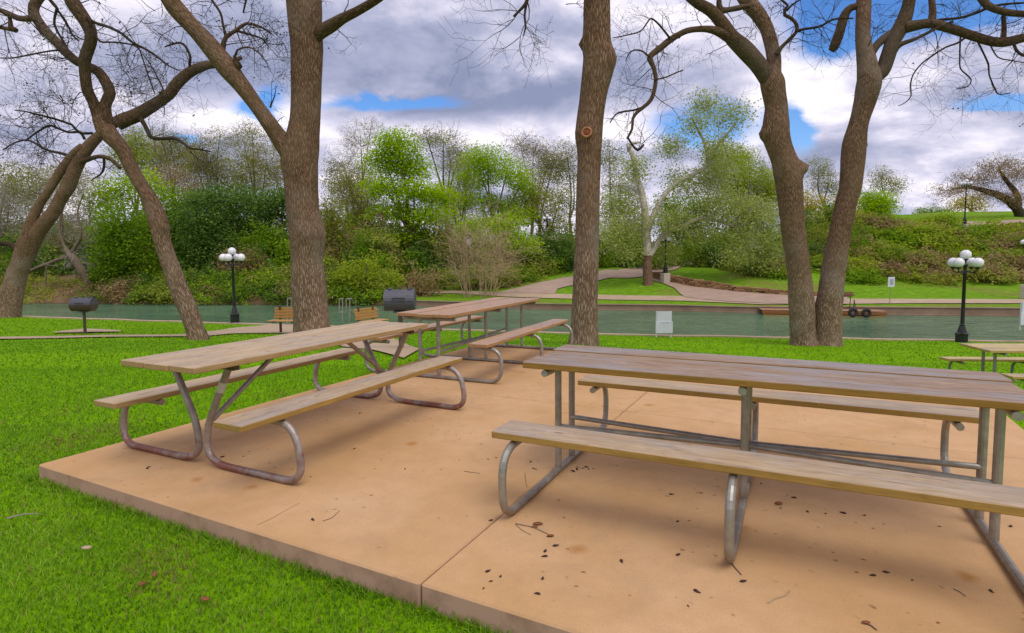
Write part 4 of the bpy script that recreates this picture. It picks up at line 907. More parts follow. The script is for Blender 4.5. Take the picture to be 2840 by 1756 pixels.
far_tree('bushy_tree', 'wide olive spring tree behind the globe lamp, above the evergreens', [(600, 490, 80, 60), (680, 500, 80, 60), (540, 470, 60, 60)], 70, 'olive', 1.1, .17, twigs=.6, seed=161)
far_tree('bare_tree', 'fine twigged tan tree between the crossing trunks and the thickest trunk', [(500, 430, 60, 60), (450, 400, 50, 50)], 72, 'olive', .6, .15, twigs=1.6, seed=162)
far_tree('bushy_tree', 'spring green tree behind the slim trunk, with a pointed top', [(375, 385, 38, 38), (340, 440, 50, 45), (400, 450, 55, 45)], 64, 'spring', .9, .17, twigs=.6, seed=163)
# centre left
far_tree('bushy_tree', 'olive tree filling the gap between the tallest bright crown and the thickest trunk', [(960, 560, 60, 60), (1010, 500, 50, 60), (930, 500, 40, 60)], 68, 'olive', 1.0, .17, twigs=.7, seed=164)
far_tree('bushy_tree', 'spring green tree between and behind the two bright crowns', [(1260, 540, 60, 60), (1250, 640, 60, 60), (1300, 460, 40, 40)], 66, 'spring', .9, .18, twigs=.6, seed=165)
far_tree('bushy_tree', 'tan olive tree right of the second bright crown', [(1500, 510, 60, 50), (1540, 460, 50, 50), (1450, 560, 50, 50)], 70, 'olive', .95, .17, twigs=.7, seed=166)
far_tree('bushy_tree', 'yellow green tree between the sycamore trunk and the twin trunk', [(2080, 480, 60, 50), (2010, 430, 50, 40), (2140, 520, 50, 50), (2050, 540, 70, 40)], 63, 'spring', 1.1, .18, twigs=.5, seed=167)
far_tree('bushy_tree', 'yellowish olive tree immediately right of the thickest trunk', [(920, 600, 45, 60), (940, 700, 60, 80), (910, 790, 50, 50)], 54, 'olive', 1.3, .2, seed=122)
far_tree('bare_tree', 'grey bare tree against the sky, right of the thickest trunk', [(1000, 400, 65, 65), (950, 470, 50, 60), (1030, 360, 40, 30)], 70, 'greyleaf', .15, .14, twigs=2.0, twigmat='twig_grey', seed=123)
far_tree('bare_tree', 'brownish olive bare tree left of the tallest bright green tree', [(970, 520, 50, 60), (1020, 580, 50, 60), (990, 630, 60, 50)], 62, 'olive', .6, .17, twigs=1.4, seed=124)
far_tree('bare_shrub', 'dark brown tangle of branches over the far bank beside the bright tree', [(1000, 690, 70, 45), (1050, 730, 60, 45), (980, 740, 50, 40)], 53, 'brown', .9, .18, cat='shrub', twigs=2.2, twigmat='twig_brown', seed=125)
far_tree('bushy_shrub', 'yellow green shrub hanging over the water left of the second grill', [(990, 790, 50, 42), (1050, 800, 50, 38), (965, 760, 35, 40), (1090, 780, 25, 25), (1020, 745, 30, 40)], 45.5, 'spring', 1.5, .2, cat='shrub', seed=126)
far_tree('leafy_tree', 'tallest bright green spring tree, layered crown left of centre', [(1100, 400, 65, 40), (1065, 450, 60, 38), (1140, 465, 70, 38), (1060, 520, 60, 32), (1150, 530, 75, 30), (1215, 545, 65, 26), (1090, 590, 70, 32), (1190, 600, 85, 32), (1140, 655, 80, 34), (1120, 700, 60, 24)], 57, 'bright', 1.7, .24, base=1140, trunk=.3, seed=127)
far_tree('bare_tree', 'round topped olive tree with visible dark limbs behind the bright green tree', [(1230, 400, 60, 42), (1180, 380, 40, 30), (1280, 430, 40, 35), (1250, 460, 40, 30)], 72, 'olive', .75, .18, base=1245, trunk=.28, tmat='bark_dark', twigs=1.6, seed=128)
far_tree('leafy_tree', 'second bright green spring tree at centre, lower and rounder', [(1350, 440, 70, 40), (1330, 490, 60, 36), (1410, 480, 65, 40), (1450, 515, 40, 32), (1330, 555, 65, 30), (1410, 575, 70, 32), (1350, 620, 65, 35), (1440, 600, 50, 30)], 62, 'bright', 1.3, .22, base=1370, trunk=.28, seed=129)
far_tree('leafy_tree', 'small bright green tree drooping toward the bare stemmed shrub', [(1400, 640, 55, 45), (1450, 680, 45, 35), (1380, 700, 45, 30), (1300, 640, 40, 40)], 55, 'bright', 1.6, .24, seed=130)
far_tree('bare_tree', 'brown haired bare tree at centre against the sky', [(1480, 430, 60, 60), (1520, 470, 50, 60), (1440, 400, 40, 30)], 72, 'greyleaf', .3, .15, twigs=2.3, twigmat='twig_brown', tmat='bark_pale', base=1475, seed=131)
far_tree('bare_tree', 'pale bare tree just left of the straight scarred trunk', [(1570, 440, 50, 60), (1590, 500, 50, 50)], 70, 'olive', .3, .15, twigs=1.8, twigmat='twig_brown', seed=132)
far_tree('bare_tree', 'olive bare tree between the two bright green crowns', [(1290, 500, 40, 60), (1270, 580, 50, 60)], 70, 'olive', .55, .16, twigs=1.5, seed=133)
far_tree('bushy_tree', 'tan and olive tree left of the straight scarred trunk', [(1500, 590, 60, 60), (1550, 640, 50, 60), (1560, 560, 50, 40), (1480, 550, 40, 40)], 63, 'olive', 1.2, .19, seed=134)
far_tree('bushy_tree', 'brownish shrub tree over the far bank at centre', [(1200, 700, 60, 60), (1280, 720, 60, 50), (1150, 750, 60, 40)], 57, 'mixed', 1.4, .2, seed=135, cat='shrub')
far_tree('bushy_shrub', 'dark blue green shrub left of the straight scarred trunk, above the ramp path', [(1500, 720, 70, 45), (1570, 725, 60, 45), (1450, 745, 50, 40), (1540, 680, 60, 45)], 57, 'dark', 1.7, .22, cat='shrub', seed=136)
far_tree('bushy_shrub', 'low green shrubbery behind the tan bare stems', [(1340, 765, 60, 30), (1250, 770, 60, 30), (1160, 780, 50, 22), (1410, 760, 40, 30)], 51, 'mixed', 1.4, .18, cat='shrub', seed=137, zmin=.0)
# tan multi stemmed shrub
def stems(name, label, px, py, D, n, h, spread, mat, seed, cat='shrub', r=.03):
    rg = random.Random(seed); q = P(px, py, D); b = np.array([q[0], D, float(hfar(q[0], D))]); root = empty(name, label, cat, tuple(b)); segs = []
    for i in range(n):
        a = rg.uniform(-1, 1); b2 = rg.uniform(-1, 1); p = np.array([a*1.3, b2*.6, -.1]); d = np.array([a*spread+rg.gauss(0, .06), b2*spread, 1.0])
        grow(segs, rg, p, d, h*rg.uniform(.6, 1.1), r*rg.uniform(.6, 1.2), 2, .10, -.25, .008, (4, 7))
    mb = MB(); emit(mb, segs, 4); mb.build('stems', M[mat], root); return root
stems('bare_shrub', 'tan bare shrub of many thin upright stems beside the far path', 1335, 800, 46, 30, 5.2, .30, 'twig_tan', 5)
stems('bare_shrub', 'few thin yellowish reeds at the near water edge, seen under the pinkish table', 1333, 940, 21.5, 1, .1, .3, 'twig_tan', 6) if False else None
# right half
SY = 48.5
far_tree('sycamore', 'white limbed sycamore with pale drooping leaves beside the ramp path',
  [(1960, 280, 45, 38), (2035, 315, 50, 38), (1930, 335, 45, 30), (1860, 400, 45, 35), (1990, 400, 60, 35), (1720, 560, 55, 50), (1700, 640, 45, 50), (1740, 690, 40, 30), (1900, 500, 70, 40), (1990, 480, 60, 45), (2000, 560, 80, 50), (2090, 590, 60, 60), (2130, 670, 45, 55), (2060, 650, 60, 35), (1870, 600, 55, 40), (1850, 690, 34, 34), (2060, 590, 85, 50), (2110, 710, 55, 40), (2040, 700, 50, 30), (1940, 640, 60, 30), (1760, 620, 50, 40), (1760, 460, 45, 40)], SY, 'syc', .72, .18, base=1797, tmat='bark_pale', twigs=.8, twigmat='twig_grey', droop=.35, seed=140,
  tr2=[[(1800, 812, 19), (1799, 800, 16), (1797, 785, 14), (1796, 750, 13), (1795, 705, 11.5), (1793, 680, 10.8)]],
  tr=[[(1795, 709, 11), (1792, 660, 10), (1791, 629, 9.5), (1790, 590, 8.5), (1783, 550, 8), (1772, 510, 7), (1763, 476, 6), (1755, 428, 6), (1742, 402, 5), (1775, 395, 2)],
      [(1795, 640, 8), (1812, 600, 6), (1840, 545, 6), (1880, 505, 5), (1930, 480, 5), (1965, 455, 4.5), (1985, 415, 4), (2010, 380, 3), (2040, 345, 2)], [(1965, 455, 4), (1955, 400, 3.5), (1935, 360, 3), (1920, 330, 2)],
      [(1797, 715, 7), (1815, 689, 6.5), (1835, 655, 6), (1870, 635, 5.5), (1900, 626, 5), (1935, 607, 4.5), (1980, 610, 4), (2020, 622, 4), (2050, 645, 3), (2080, 690, 2)],
      [(1793, 690, 4), (1778, 650, 3), (1760, 600, 3), (1740, 560, 2)], [(1783, 548, 4), (1750, 520, 3), (1715, 510, 2)]])
far_tree('bushy_tree', 'light green tree right behind the straight scarred trunk', [(1690, 440, 40, 50), (1720, 520, 60, 50), (1690, 600, 50, 60), (1760, 600, 50, 60)], 66, 'olive', .9, .18, twigs=.8, seed=141)
far_tree('bushy_tree', 'dark green thicket under the sycamore, left of its trunk', [(1690, 690, 50, 50), (1730, 715, 40, 35), (1760, 670, 40, 40)], 60, 'mid', 1.4, .2, cat='shrub', seed=142)
far_tree('leafy_tree', 'green tree at the end of the ramp path behind the sycamore limbs', [(1880, 640, 60, 50), (1930, 680, 60, 30), (1860, 580, 50, 50), (1940, 590, 60, 60)], 72, 'mid', 1.4, .22, seed=143)
far_tree('leafy_tree', 'pale spring tree filling the sky gap left of the twin trunk', [(2010, 480, 70, 60), (2090, 520, 70, 60), (2060, 440, 40, 35), (2140, 560, 50, 60)], 66, 'spring', .7, .18, twigs=.7, seed=144)
far_tree('bushy_shrub', 'dark green shrub under drooping branches, right of the ramp path', [(2030, 735, 70, 35), (2100, 750, 60, 35), (1990, 705, 50, 35), (2150, 730, 50, 50)], 55.5, 'dark', 1.7, .22, cat='shrub', seed=145)
far_tree('bushy_shrub', 'lime shrub behind the sycamore foliage above the lawn slope', [(2020, 670, 70, 35), (2110, 690, 60, 40), (2190, 680, 50, 50)], 59, 'mid', 1.3, .22, cat='shrub', seed=146)
far_tree('bushy_tree', 'yellow tree seen through the V of the twin trunk', [(2240, 560, 45, 40), (2270, 600, 50, 40), (2210, 610, 40, 50)], 68, 'yellow', 1.1, .2, seed=147)
far_tree('bare_tree', 'thin olive tree seen at the top of the V of the twin trunk', [(2270, 480, 40, 45), (2300, 520, 40, 40)], 74, 'olive', .5, .16, twigs=1.4, seed=148)
far_tree('leafy_tree', 'bright green tree on the hill just right of the twin trunk', [(2400, 560, 45, 35), (2440, 590, 50, 30), (2450, 560, 40, 30), (2390, 600, 40, 30)], 72, 'bright', 1.5, .22, seed=149)
far_tree('bare_tree', 'small olive tree standing above the bright green one on the hill', [(2440, 500, 35, 35), (2480, 520, 30, 30)], 78, 'olive', .6, .16, twigs=1.0, seed=150)
far_tree('bushy_tree', 'yellow green bush on the hill beside the right half of the twin trunk', [(2360, 610, 40, 35), (2340, 560, 30, 40)], 68, 'yellow', 1.0, .2, cat='shrub', seed=151)
far_tree('dark_shrub', 'dark green hollow shrub behind the crotch of the twin trunk', [(2260, 720, 45, 50), (2250, 760, 45, 25)], 52, 'dark', 1.7, .2, cat='shrub', seed=152)
far_tree('leafy_shrub', 'rounded green shrub on the slope above the small far sign', [(2450, 735, 60, 32), (2410, 765, 50, 25), (2500, 755, 40, 25)], 54, 'mid', 1.5, .2, cat='shrub', seed=153)
far_tree('bare_tree', 'reddish bare spreading tree on the hill at the right edge', [(2640, 530, 60, 22), (2700, 500, 60, 30), (2770, 470, 50, 35), (2830, 480, 50, 40), (2740, 540, 50, 20), (2820, 550, 40, 25)], 66, 'brown', .55, .15, base=2850, tmat='bark_dark', twigs=2.3, twigmat='twig_brown', seed=154,
  tr=[[(2852, 660, 13), (2838, 620, 11), (2825, 585, 10), (2795, 555, 9), (2750, 535, 7), (2690, 520, 4), (2640, 525, 2)], [(2825, 588, 7), (2820, 540, 6), (2790, 500, 4), (2770, 470, 2)], [(2850, 620, 7), (2860, 540, 5), (2850, 480, 3)]])
far_tree('leafy_tree', 'small yellow tree far on the hill behind the lamp post', [(2690, 560, 35, 22), (2660, 570, 30, 20), (2720, 575, 25, 18)], 84, 'yellow', 1.2, .2, seed=155)
far_tree('leafy_tree', 'distant green tree on the hill crest left of the lamp post', [(2580, 585, 35, 16), (2620, 590, 30, 14), (2550, 592, 20, 10)], 90, 'mid', 1.2, .2, seed=156)
far_tree('leafy_shrub', 'tiny dark bush at the foot of the sycamore', [(1826, 796, 12, 10)], 50, 'dark', 3, .16, cat='shrub', limbs=False, seed=157)

# brush: masses nobody could count
def brush(name, label, mats, region, n, hgt, seed, leaf=.2, per=26, rad_=(.7, 1.7), patch=.22):
    """many overlapping bushes; region: function(rs, n) -> X, Y"""
    rs = np.random.RandomState(seed); nm_ = n//14; X, Y = region(rs, nm_); Zg = hfar(X, Y); mb = MB(); hh = np.maximum(hgt(X, Y, rs), .5)
    q = np.sin(X*patch*1.7+1.3+seed)*np.cos(Y*patch*2.1)+.7*np.sin(X*patch*3.7+Y*patch*2)+rs.normal(0, .45, nm_); edges = np.quantile(q, np.linspace(0, 1, len(mats)+1)[1:-1]); mi = np.searchsorted(edges, q)
    for k in range(nm_):
        r = rs.uniform(*rad_); c = np.array([X[k], Y[k], Zg[k]]); ncl = int(14*r*r*(.6+.4*hh[k])); tm = rs.normal(.5, .16)
        d = rs.normal(size=(ncl, 3)); d[:, 2] = np.abs(d[:, 2]); d /= np.linalg.norm(d, axis=1)[:, None]
        cc = c+d*(rs.uniform(0, 1, (ncl, 1))**.4)*np.array([r, r, hh[k]*rs.uniform(.7, 1.15)])
        pts = (cc[:, None]+rs.normal(size=(ncl, 15, 3))*np.array([.26, .26, .20])).reshape(-1, 3); pts[:, 2] = np.maximum(pts[:, 2], hfar(pts[:, 0], pts[:, 1])+.02)
        leaves(mb, pts, leaf*1.25, rs, np.repeat(np.clip(tm+rs.normal(0, .16, ncl), 0, 1), 15), droop=.2); mb.mi[-1][:] = mi[k]
    o = mb.build(name, [M[q] for q in mats], None); o['kind'] = 'stuff'; o['label'] = label; o['category'] = 'brush'; return o
brush('thicket', 'tangled green and brown thicket covering the left far bank', ['dark', 'mid', 'mixed', 'brown'],
      lambda rs, n: (lambda X: (X, interp(X, YF)+rs.uniform(3.5, 22, n)))(rs.uniform(-62, -6, n)), 5200, lambda X, Y, rs: np.clip((Y-interp(X, YF))*.32+1.0, 1, 5.5), 201)
brush('wood', 'undergrowth of the wood above the centre paths', ['dark', 'mixed', 'mid', 'mixed'],
      lambda rs, n: (lambda X: (X, interp(X, YF)+rs.uniform(21, 38, n)))(rs.uniform(-12, 34, n)), 2600, lambda X, Y, rs: np.full(len(X), 3.4), 202)
brush('hillside_brush', 'mixed brown and green scrub covering the right hillside', ['mixed', 'brown', 'olive', 'mid', 'mixed', 'brown', 'spring', 'mid'],
      lambda rs, n: (lambda X: (X, interp(X, YF)+np.where(X < 44, rs.uniform(14.5, 29, n), rs.uniform(14.5, 26, n))))(rs.uniform(21, 62, n)), 7000, lambda X, Y, rs: .25+1.1*np.abs(np.sin(X*.5+Y*.3))*(.3+.7*np.abs(np.cos(X*.23-Y*.4))), 203, .2, rad_=(.8, 2.2), patch=.16)
def mid_reg(rs, n):
    X = rs.uniform(-9, 12, n); s_ = rs.uniform(8.5, 15, n)+np.clip((X-2)*.9, 0, 12); return X, interp(X, YF)+s_
brush('slope_brush', 'low green and tan scrub on the bank behind the tan stems', ['mid', 'mixed', 'brown', 'dark'], lambda rs, n: (lambda X: (X, interp(X, YF)+rs.uniform(9.0, 20, n)+np.clip((X+1)*1.4, 0, 14)))(rs.uniform(-11, 9, n)), 2600, lambda X, Y, rs: np.clip((Y-interp(X, YF)-8)*.25, .3, 2.2), 204, .18)
brush('bank_edge_growth', 'ragged low growth along the left water line', ['mixed', 'mid', 'dark', 'mid', 'brown'], lambda rs, n: (lambda X: (X, interp(X, YF)+rs.uniform(.0, 3.6, n)))(rs.uniform(-36, -9.6, n)), 3000, lambda X, Y, rs: np.full(len(X), 1.0), 205, .16)
brush('bank_weeds', 'brown and olive weeds on the bare far bank at left', ['brown', 'mixed', 'olive'], lambda rs, n: (lambda X: (X, interp(X, YF)+rs.uniform(.2, 3.6, n)))(rs.uniform(-60, -34, n)), 900, lambda X, Y, rs: np.full(len(X), .5), 206, .15)

# ------------------------------------------------------------------ stone wall beside the ramp path
def stone_wall():
    rs = np.random.RandomState(7); pl = [(1812, 772), (1860, 784), (1930, 798), (2040, 811), (2130, 818), (2250, 824), (2350, 824)]; W_ = np.array([G(x, y-1.5, True) for x, y in pl])
    L = np.concatenate([[0], np.cumsum(np.linalg.norm(np.diff(W_[:, :2], axis=0), axis=1))]); root = empty('stone_wall', 'low orange brown dry stone wall curving along the ramp path', 'wall', tuple(W_[0]))
    mb = MB(); hh = np.interp(np.linspace(0, 1, 7), np.linspace(0, 1, 7), [.62, .66, .66, .5, .45, .40, .35])
    for c_ in range(4):
        s_ = 0.0
        while s_ < L[-1]:
            l = rs.uniform(.35, .95); x = np.interp(s_+l/2, L, W_[:, 0]); y = np.interp(s_+l/2, L, W_[:, 1]); H_ = np.interp(s_, L, hh); ch_ = H_/4
            i = min(len(L)-2, np.searchsorted(L, s_+l/2)-1); d = W_[i+1]-W_[i]; a = math.atan2(d[1], d[0])
            z = float(hfar(x, y))+ch_*(c_+.5)-.03
            box(mb, np.array([x, y+rs.uniform(-.06, .06)+c_*.05, z])-W_[0], (l-.03, .42, ch_-.015+rs.uniform(-.01, .03)), rz=a+rs.uniform(-.04, .04), bev=.03, tint=rs.uniform(0, 1)); s_ += l
    mb.build('stones', M['stone'], root)
m, t, b = material('rust_stone'); oc = t.coord('Object'); n = t.noise(oc, 3, 6, .7); ti = t.attr('tint').outputs['Fac']
t.put(b.inputs['Base Color'], t.mix(t.math('MULTIPLY', n, .6), t.ramp(ti, [(0, (.16, .075, .035)), (.5, (.30, .15, .065)), (1, (.42, .25, .12))]), (.14, .08, .04))); b.inputs['Roughness'].default_value = .95; t.put(b.inputs['Normal'], t.bump(n, .8, .05)); M['stone'] = m
stone_wall()

# ------------------------------------------------------------------ globe lamps
def lamp(label, x, D, zg, H=3.28, post_only=False, rz=.5, pedestal=0.0, group='black globe lamps', r_=1.0):
    root = empty('street_lamp', label, 'street lamp', (x, D, zg), rz, group); z0 = 0
    if pedestal:
        k = MB(); box(k, (0, 0, pedestal/2), (.62, .62, pedestal), bev=.03); k.build('pedestal', M['stonepost'], root); z0 = pedestal
    k = MB()
    lathe(k, [(.001, z0-.15 if not pedestal else z0), (.215, z0-.15 if not pedestal else z0), (.215, z0+.06), (.19, z0+.09), (.185, z0+.36), (.205, z0+.39), (.205, z0+.43), (.15, z0+.46), (.12, z0+.56), (.10, z0+.64), (.085, z0+.68), (.09, z0+.72), (.06, z0+.75)], sides=8)
    k.build('base', M['black'], root)
    k = MB(); lathe(k, [(.062, z0+.74), (.058, z0+1.2), (.05, z0+H-.85), (.07, z0+H-.83), (.075, z0+H-.79), (.05, z0+H-.76), (.045, z0+H-.60), (.07, z0+H-.56), (.085, z0+H-.52), (.06, z0+H-.47), (.035, z0+H-.44), (.035, z0+H-.36), (.08, z0+H-.34), (.08, z0+H-.30), (.001, z0+H-.30)], sides=14); k.build('post', M['black'], root, smooth=True)
    for i in range(4):
        a = i*PI/2; c, s = math.cos(a), math.sin(a); k = MB()
        pts = [(0, -.66), (.12, -.74), (.26, -.76), (.36, -.70), (.375, -.63)]
        tube(k, smooth_path(np.array([(c*q, s*q, z0+H+w_, .018) for q, w_ in pts]), .04), 8); lathe(k, [(.02, z0+H-.66), (.075, z0+H-.62), (.08, z0+H-.575), (.001, z0+H-.575)], (c*.375, s*.375, 0), 12)
        k.build('arm', M['black'], root, smooth=True); k = MB(); ball(k, (c*.375, s*.375, z0+H-.43), .165, 20); k.build('globe', M['globe'], root, smooth=True)
    k = MB(); ball(k, (0, 0, z0+H-.165), .165, 20); k.build('globe', M['globe'], root, smooth=True)
    return root
q = P(2666, 959, 19.6); lamp('black lamp with five white globes at right, on the lawn edge by the water', q[0], 19.6, q[2], rz=.42)
q = P(652, 899, 24.6); lamp('black lamp with white globes left of the thickest trunk, near the water', q[0], 24.6, q[2], rz=.02)
q = G(1845, 784, True); lamp('black lamp on a stone pedestal beside the ramp path, half hidden by sycamore leaves', q[0], q[1], q[2], pedestal=.8, rz=.3)
q = G(2674, 640, True); lamp('black lamp high on the hill beneath the reddish bare tree', q[0], q[1], q[2], H=4.4, pedestal=.6)
q = G(2833, 829, True); lamp('black lamp on a stone pedestal cut by the right edge', q[0]+.38, q[1], q[2], pedestal=.95)
q = P(1518, 745, 60); lamp('black lamp post standing in the wood left of the straight scarred trunk', q[0], 60, q[2], H=5.6)

# ------------------------------------------------------------------ signs
def board(mb, c, w_, h, th=.02, tilt=0.0): box(mb, c, (w_, th, h), bev=.004)
def stand_sign(label, x, D, rz=0.0, zg=None):
    zg = float(hnear(x, D)) if zg is None else zg
    root = empty('notice_sign', label, 'sign', (x, D, zg), rz, 'white notice boards at the water edge')
    for s in (-1, 1): k = MB(); box(k, (s*.27, .02, .48), (.035, .035, .96), bev=.004); k.build('leg', M['white'], root)
    k = MB(); board(k, (0, -.012, .76), .52, .40); k.build('upper_panel', M['white'], root)
    k = MB(); board(k, (0, -.035, .38), .62, .42); p = k.build('lower_panel', M['white'], root)
    k = MB(); rg = random.Random(4)
    for r in range(2):
        u = -.15
        while u < .15: l = rg.uniform(.02, .045); box(k, (u+l/2, -.047, .565-r*.022), (l, .004, .010)); u += l+.012
    o = k.build('printed_line', M['whitetext'], p); o['kind'] = 'stuff'
    return root
q = P(1841, 937, 20.6); stand_sign('white two panel notice board at the lawn edge, right of the straight scarred trunk', q[0], 20.6, .05, q[2])
q = P(2845, 915, 19.6); stand_sign('white notice board cut by the right picture edge', q[0]+.08, 19.6, 0, q[2])
q = G(2467, 845, True); root = empty('small_sign', 'small white sign with a blue grey centre on a thin post by the far path', 'sign', tuple(q), .25)
k = MB(); tube(k, np.array([(0, 0, -.1, .02), (.03, 0, 1.15, .02)]), 8); k.build('post', M['galv'], root)
k = MB(); box(k, (.04, -.03, 1.42), (.52, .015, .62), bev=.005); o = k.build('panel', M['white'], root)
k = MB(); box(k, (.05, -.042, 1.42), (.26, .006, .36)); k.build('printed_square', M['whitetext'], o)
q = P(1300, 725, 55); q[2] = hfar(q[0], 55); root = empty('lamp_post', 'grey capped light pole with a small white sign, among the centre trees', 'street lamp', tuple(q))
k = MB(); tube(k, np.array([(0, 0, -.2, .06), (0, 0, (P(1300, 655, 55)-q)[2], .045)]), 8); k.build('post', M['black'], root)
zt = (P(1300, 650, 55)-q)[2]; k = MB(); lathe(k, [(.12, zt-.35), (.16, zt-.1), (.42, zt+.02), (.40, zt+.12), (.001, zt+.2)], sides=14); k.build('lamp_head', M['galv'], root)
zt = (P(1300, 671, 55)-q)[2]; k = MB(); box(k, (.04, -.1, zt), (.40, .02, .50), bev=.01); k.build('panel', M['white'], root)

# ------------------------------------------------------------------ grills
def grill(label, x, D, zg, w_, hz, rz=0.0, rust=False):
    root = empty('barbecue_grill', label, 'grill', (x, D, zg), rz, 'black park grills'); r = .19*(w_/.6)**.5*1.05
    def half(a0, a1, rr, th=.0):
        k = MB(); a = np.linspace(a0, a1, 13); V_ = np.array([[(sx*w_/2, rr*math.cos(t_), hz+rr*math.sin(t_)) for t_ in a] for sx in (-1, 1)]); grid(k, V_, flip=True)
        for sx in (-1, 1):
            n_ = len(a); vv = np.array([(sx*w_/2, rr*math.cos(t_), hz+rr*math.sin(t_)) for t_ in a]+[(sx*w_/2, 0, hz)]); f = [(i, i+1, n_) for i in range(n_-1)]; f = [q[::-1] for q in f] if sx < 0 else f; k.add(vv, f)
        return k
    half(.0, PI, r).build('lid', M['iron'], root); half(PI, 2*PI, r*.97).build('firebox', M['iron_rust'] if rust else M['iron'], root)
    k = MB(); tube(k, np.array([(-.1, -r-.035, hz+.05, .01), (.1, -r-.035, hz+.05, .01)]), 8)
    for s in (-1, 1): tube(k, np.array([(s*.09, -r+.01, hz+.05, .007), (s*.09, -r-.035, hz+.05, .007)]), 6)
    k.build('handle', M['black'], root)
    k = MB(); 
    tube(k, np.array([(0, 0, hz+r-.01, .018), (0, 0, hz+r+.045, .022)]), 10); k.build('vent_knob', M['iron'], root)
    for s in (-1, 1): k = MB(); box(k, (s*w_*.33, 0, hz+r+.012), (.06, .10, .03), bev=.006); k.build('hinge', M['iron'], root)
    k = MB(); tube(k, np.array([(0, 0, -.1, .038), (0, 0, hz-r+.02, .038)]), 12); k.build('post', M['iron_rust'], root)
    k = MB(); box(k, (0, 0, hz-r-.01), (.22, .16, .02), bev=.004); k.build('mount_plate', M['iron'], root)
    return root
q = P(236, 918, 16.3); grill('black barrel grill on a post, alone on the lawn at left', q[0], 16.3, float(hnear(q[0], 16.3)), .57, .84, .08, True)
q = P(1113, 985, 9.6); grill('black barrel grill behind the near left end of the pinkish table', q[0], 9.6, float(hnear(q[0], 9.6)), .50, .83, .05)

# ------------------------------------------------------------------ park benches
def bench(label, x, D, rz, zg=None, w_=1.25):
    zg = float(hnear(x, D)) if zg is None else zg
    root = empty('park_bench', label, 'bench', (x, D, zg), rz, 'slatted benches by the river')
    k = MB()
    for i in range(4): box(k, (0, .02+i*.022, .50+i*.085), (w_, .03, .075), bev=.006, tint=i*.2)
    k.build('backrest', M['wood_orange'], root); k = MB()
    for i in range(4): box(k, (0, .10+i*.10-.5, .42), (w_, .085, .03), bev=.006, tint=i*.23)
    k.build('seat', M['wood_orange'], root)
    for s in (-1, 1):
        k = MB(); box(k, (s*w_*.32, .075, .42), (.07, .05, .86), bev=.01); box(k, (s*w_*.32, -.18, .385), (.06, .46, .04), bev=.006); k.build('support', M['iron_rust'], root)
    return root
q = P(802, 925, 17.5); bench('orange brown slatted bench seen from behind, left of the thickest trunk', q[0], 17.5, -.1, w_=.95)
q = P(1020, 905, 17.5); bench('orange brown slatted bench turned sideways, right of the thickest trunk', q[0], 17.5, 1.05, w_=.95)
# ------------------------------------------------------------------ stair rails at the bank
def rail(label, pts_list, D, root_px, r=.022):
    q = P(*root_px, D); root = empty('handrail', label, 'railing', tuple(q), 0, 'grey pipe rails at the water stairs')
    for nm, pts, dd in pts_list:
        k = MB(); tube(k, np.array([(*(P(x, y, D+d_)-q), r) for (x, y), d_ in zip(pts, dd)]), 8); k.build(nm, M['galv'], root)
rail('grey pipe rail seen just left of the thickest trunk above the bench', [('post', [(797, 900), (797, 827)], (0, 0)), ('post', [(808, 900), (808, 829)], (0, 0)), ('top_rail', [(797, 828), (822, 826)], (0, .3)), ('mid_rail', [(797, 860), (822, 860)], (0, .3)), ('post', [(820, 900), (820, 826)], (.3, .3))], 24, (808, 900))
rail('grey pipe rail descending to the river, right of the thickest trunk', [('post', [(941, 868), (941, 829)], (0, 0)), ('post', [(950, 895), (950, 829)], (0, 0)), ('post', [(960, 868), (960, 830)], (.5, .5)), ('post', [(970, 895), (970, 828)], (.5, .5)), ('top_rail', [(941, 829), (952, 829)], (0, 0)), ('top_rail', [(960, 830), (974, 828)], (.5, .5)),
     ('slanted_rail', [(974, 828), (1002, 863)], (.5, 2.6)), ('slanted_rail', [(972, 862), (992, 886)], (.5, 2.2)), ('bottom_rail', [(941, 866), (952, 866)], (0, 0)), ('post', [(1050, 892), (1050, 858)], (1, 1)), ('top_rail', [(1035, 857), (1050, 858)], (1, 1))], 22.6, (955, 895))
# ------------------------------------------------------------------ dock with tyres on the far bank
yd = float(interp(P(2260, 860, 35.5)[0], YF)); x0 = P(2108, 865, yd)[0]; x1 = P(2412, 868, yd)[0]
root = empty('dock', 'low orange brown timber dock against the far wall behind the twin trunk', 'dock', ((x0+x1)/2, yd-.6, WATER))
n_ = 14
k = MB(); ww = (x1-x0)
ax_ = math.atan2(interp(x1, YF)-interp(x0, YF), x1-x0)
for i in range(3): box(k, (0, -.4+i*.42, .30), (ww, .38, .05), bev=.008, tint=i*.3, rz=0)
k.build('deck', M['dockwood'], root)
k = MB(); box(k, (0, -.63, .17), (ww, .06, .16), bev=.008); k.build('fascia', M['dockwood'], root)
k = MB(); box(k, (0, -.60, .02), (ww*.98, .06, .07), bev=.008); k.build('float_beam', M['wood_orange'], root)
root.rotation_euler[2] = ax_
def tyre(px, py, r, lab):
    c = P(px, py, yd-2.05); root = empty('tyre', lab, 'tyre', tuple(c), ax_, 'tyre bumpers on the dock'); k = MB()
    a = np.linspace(0, 2*PI, 25)[:-1]; ring = []
    for t_ in a:
        for j in range(10): u = j/10*2*PI; rr = r-.09+.09*math.cos(u); ring.append((rr*math.cos(t_), .085*math.sin(u), rr*math.sin(t_)))
    f = [(i*10+j, ((i+1) % 24)*10+j, ((i+1) % 24)*10+(j+1) % 10, i*10+(j+1) % 10) for i in range(24) for j in range(10)]
    k.add(np.array(ring), f); k.build('casing', M['rubber'], root, smooth=True)
tyre(2366, 867, .27, 'black tyre hung on the dock, the left one of the pair')
tyre(2403, 868, .27, 'black tyre hung on the dock, the right one of the pair')
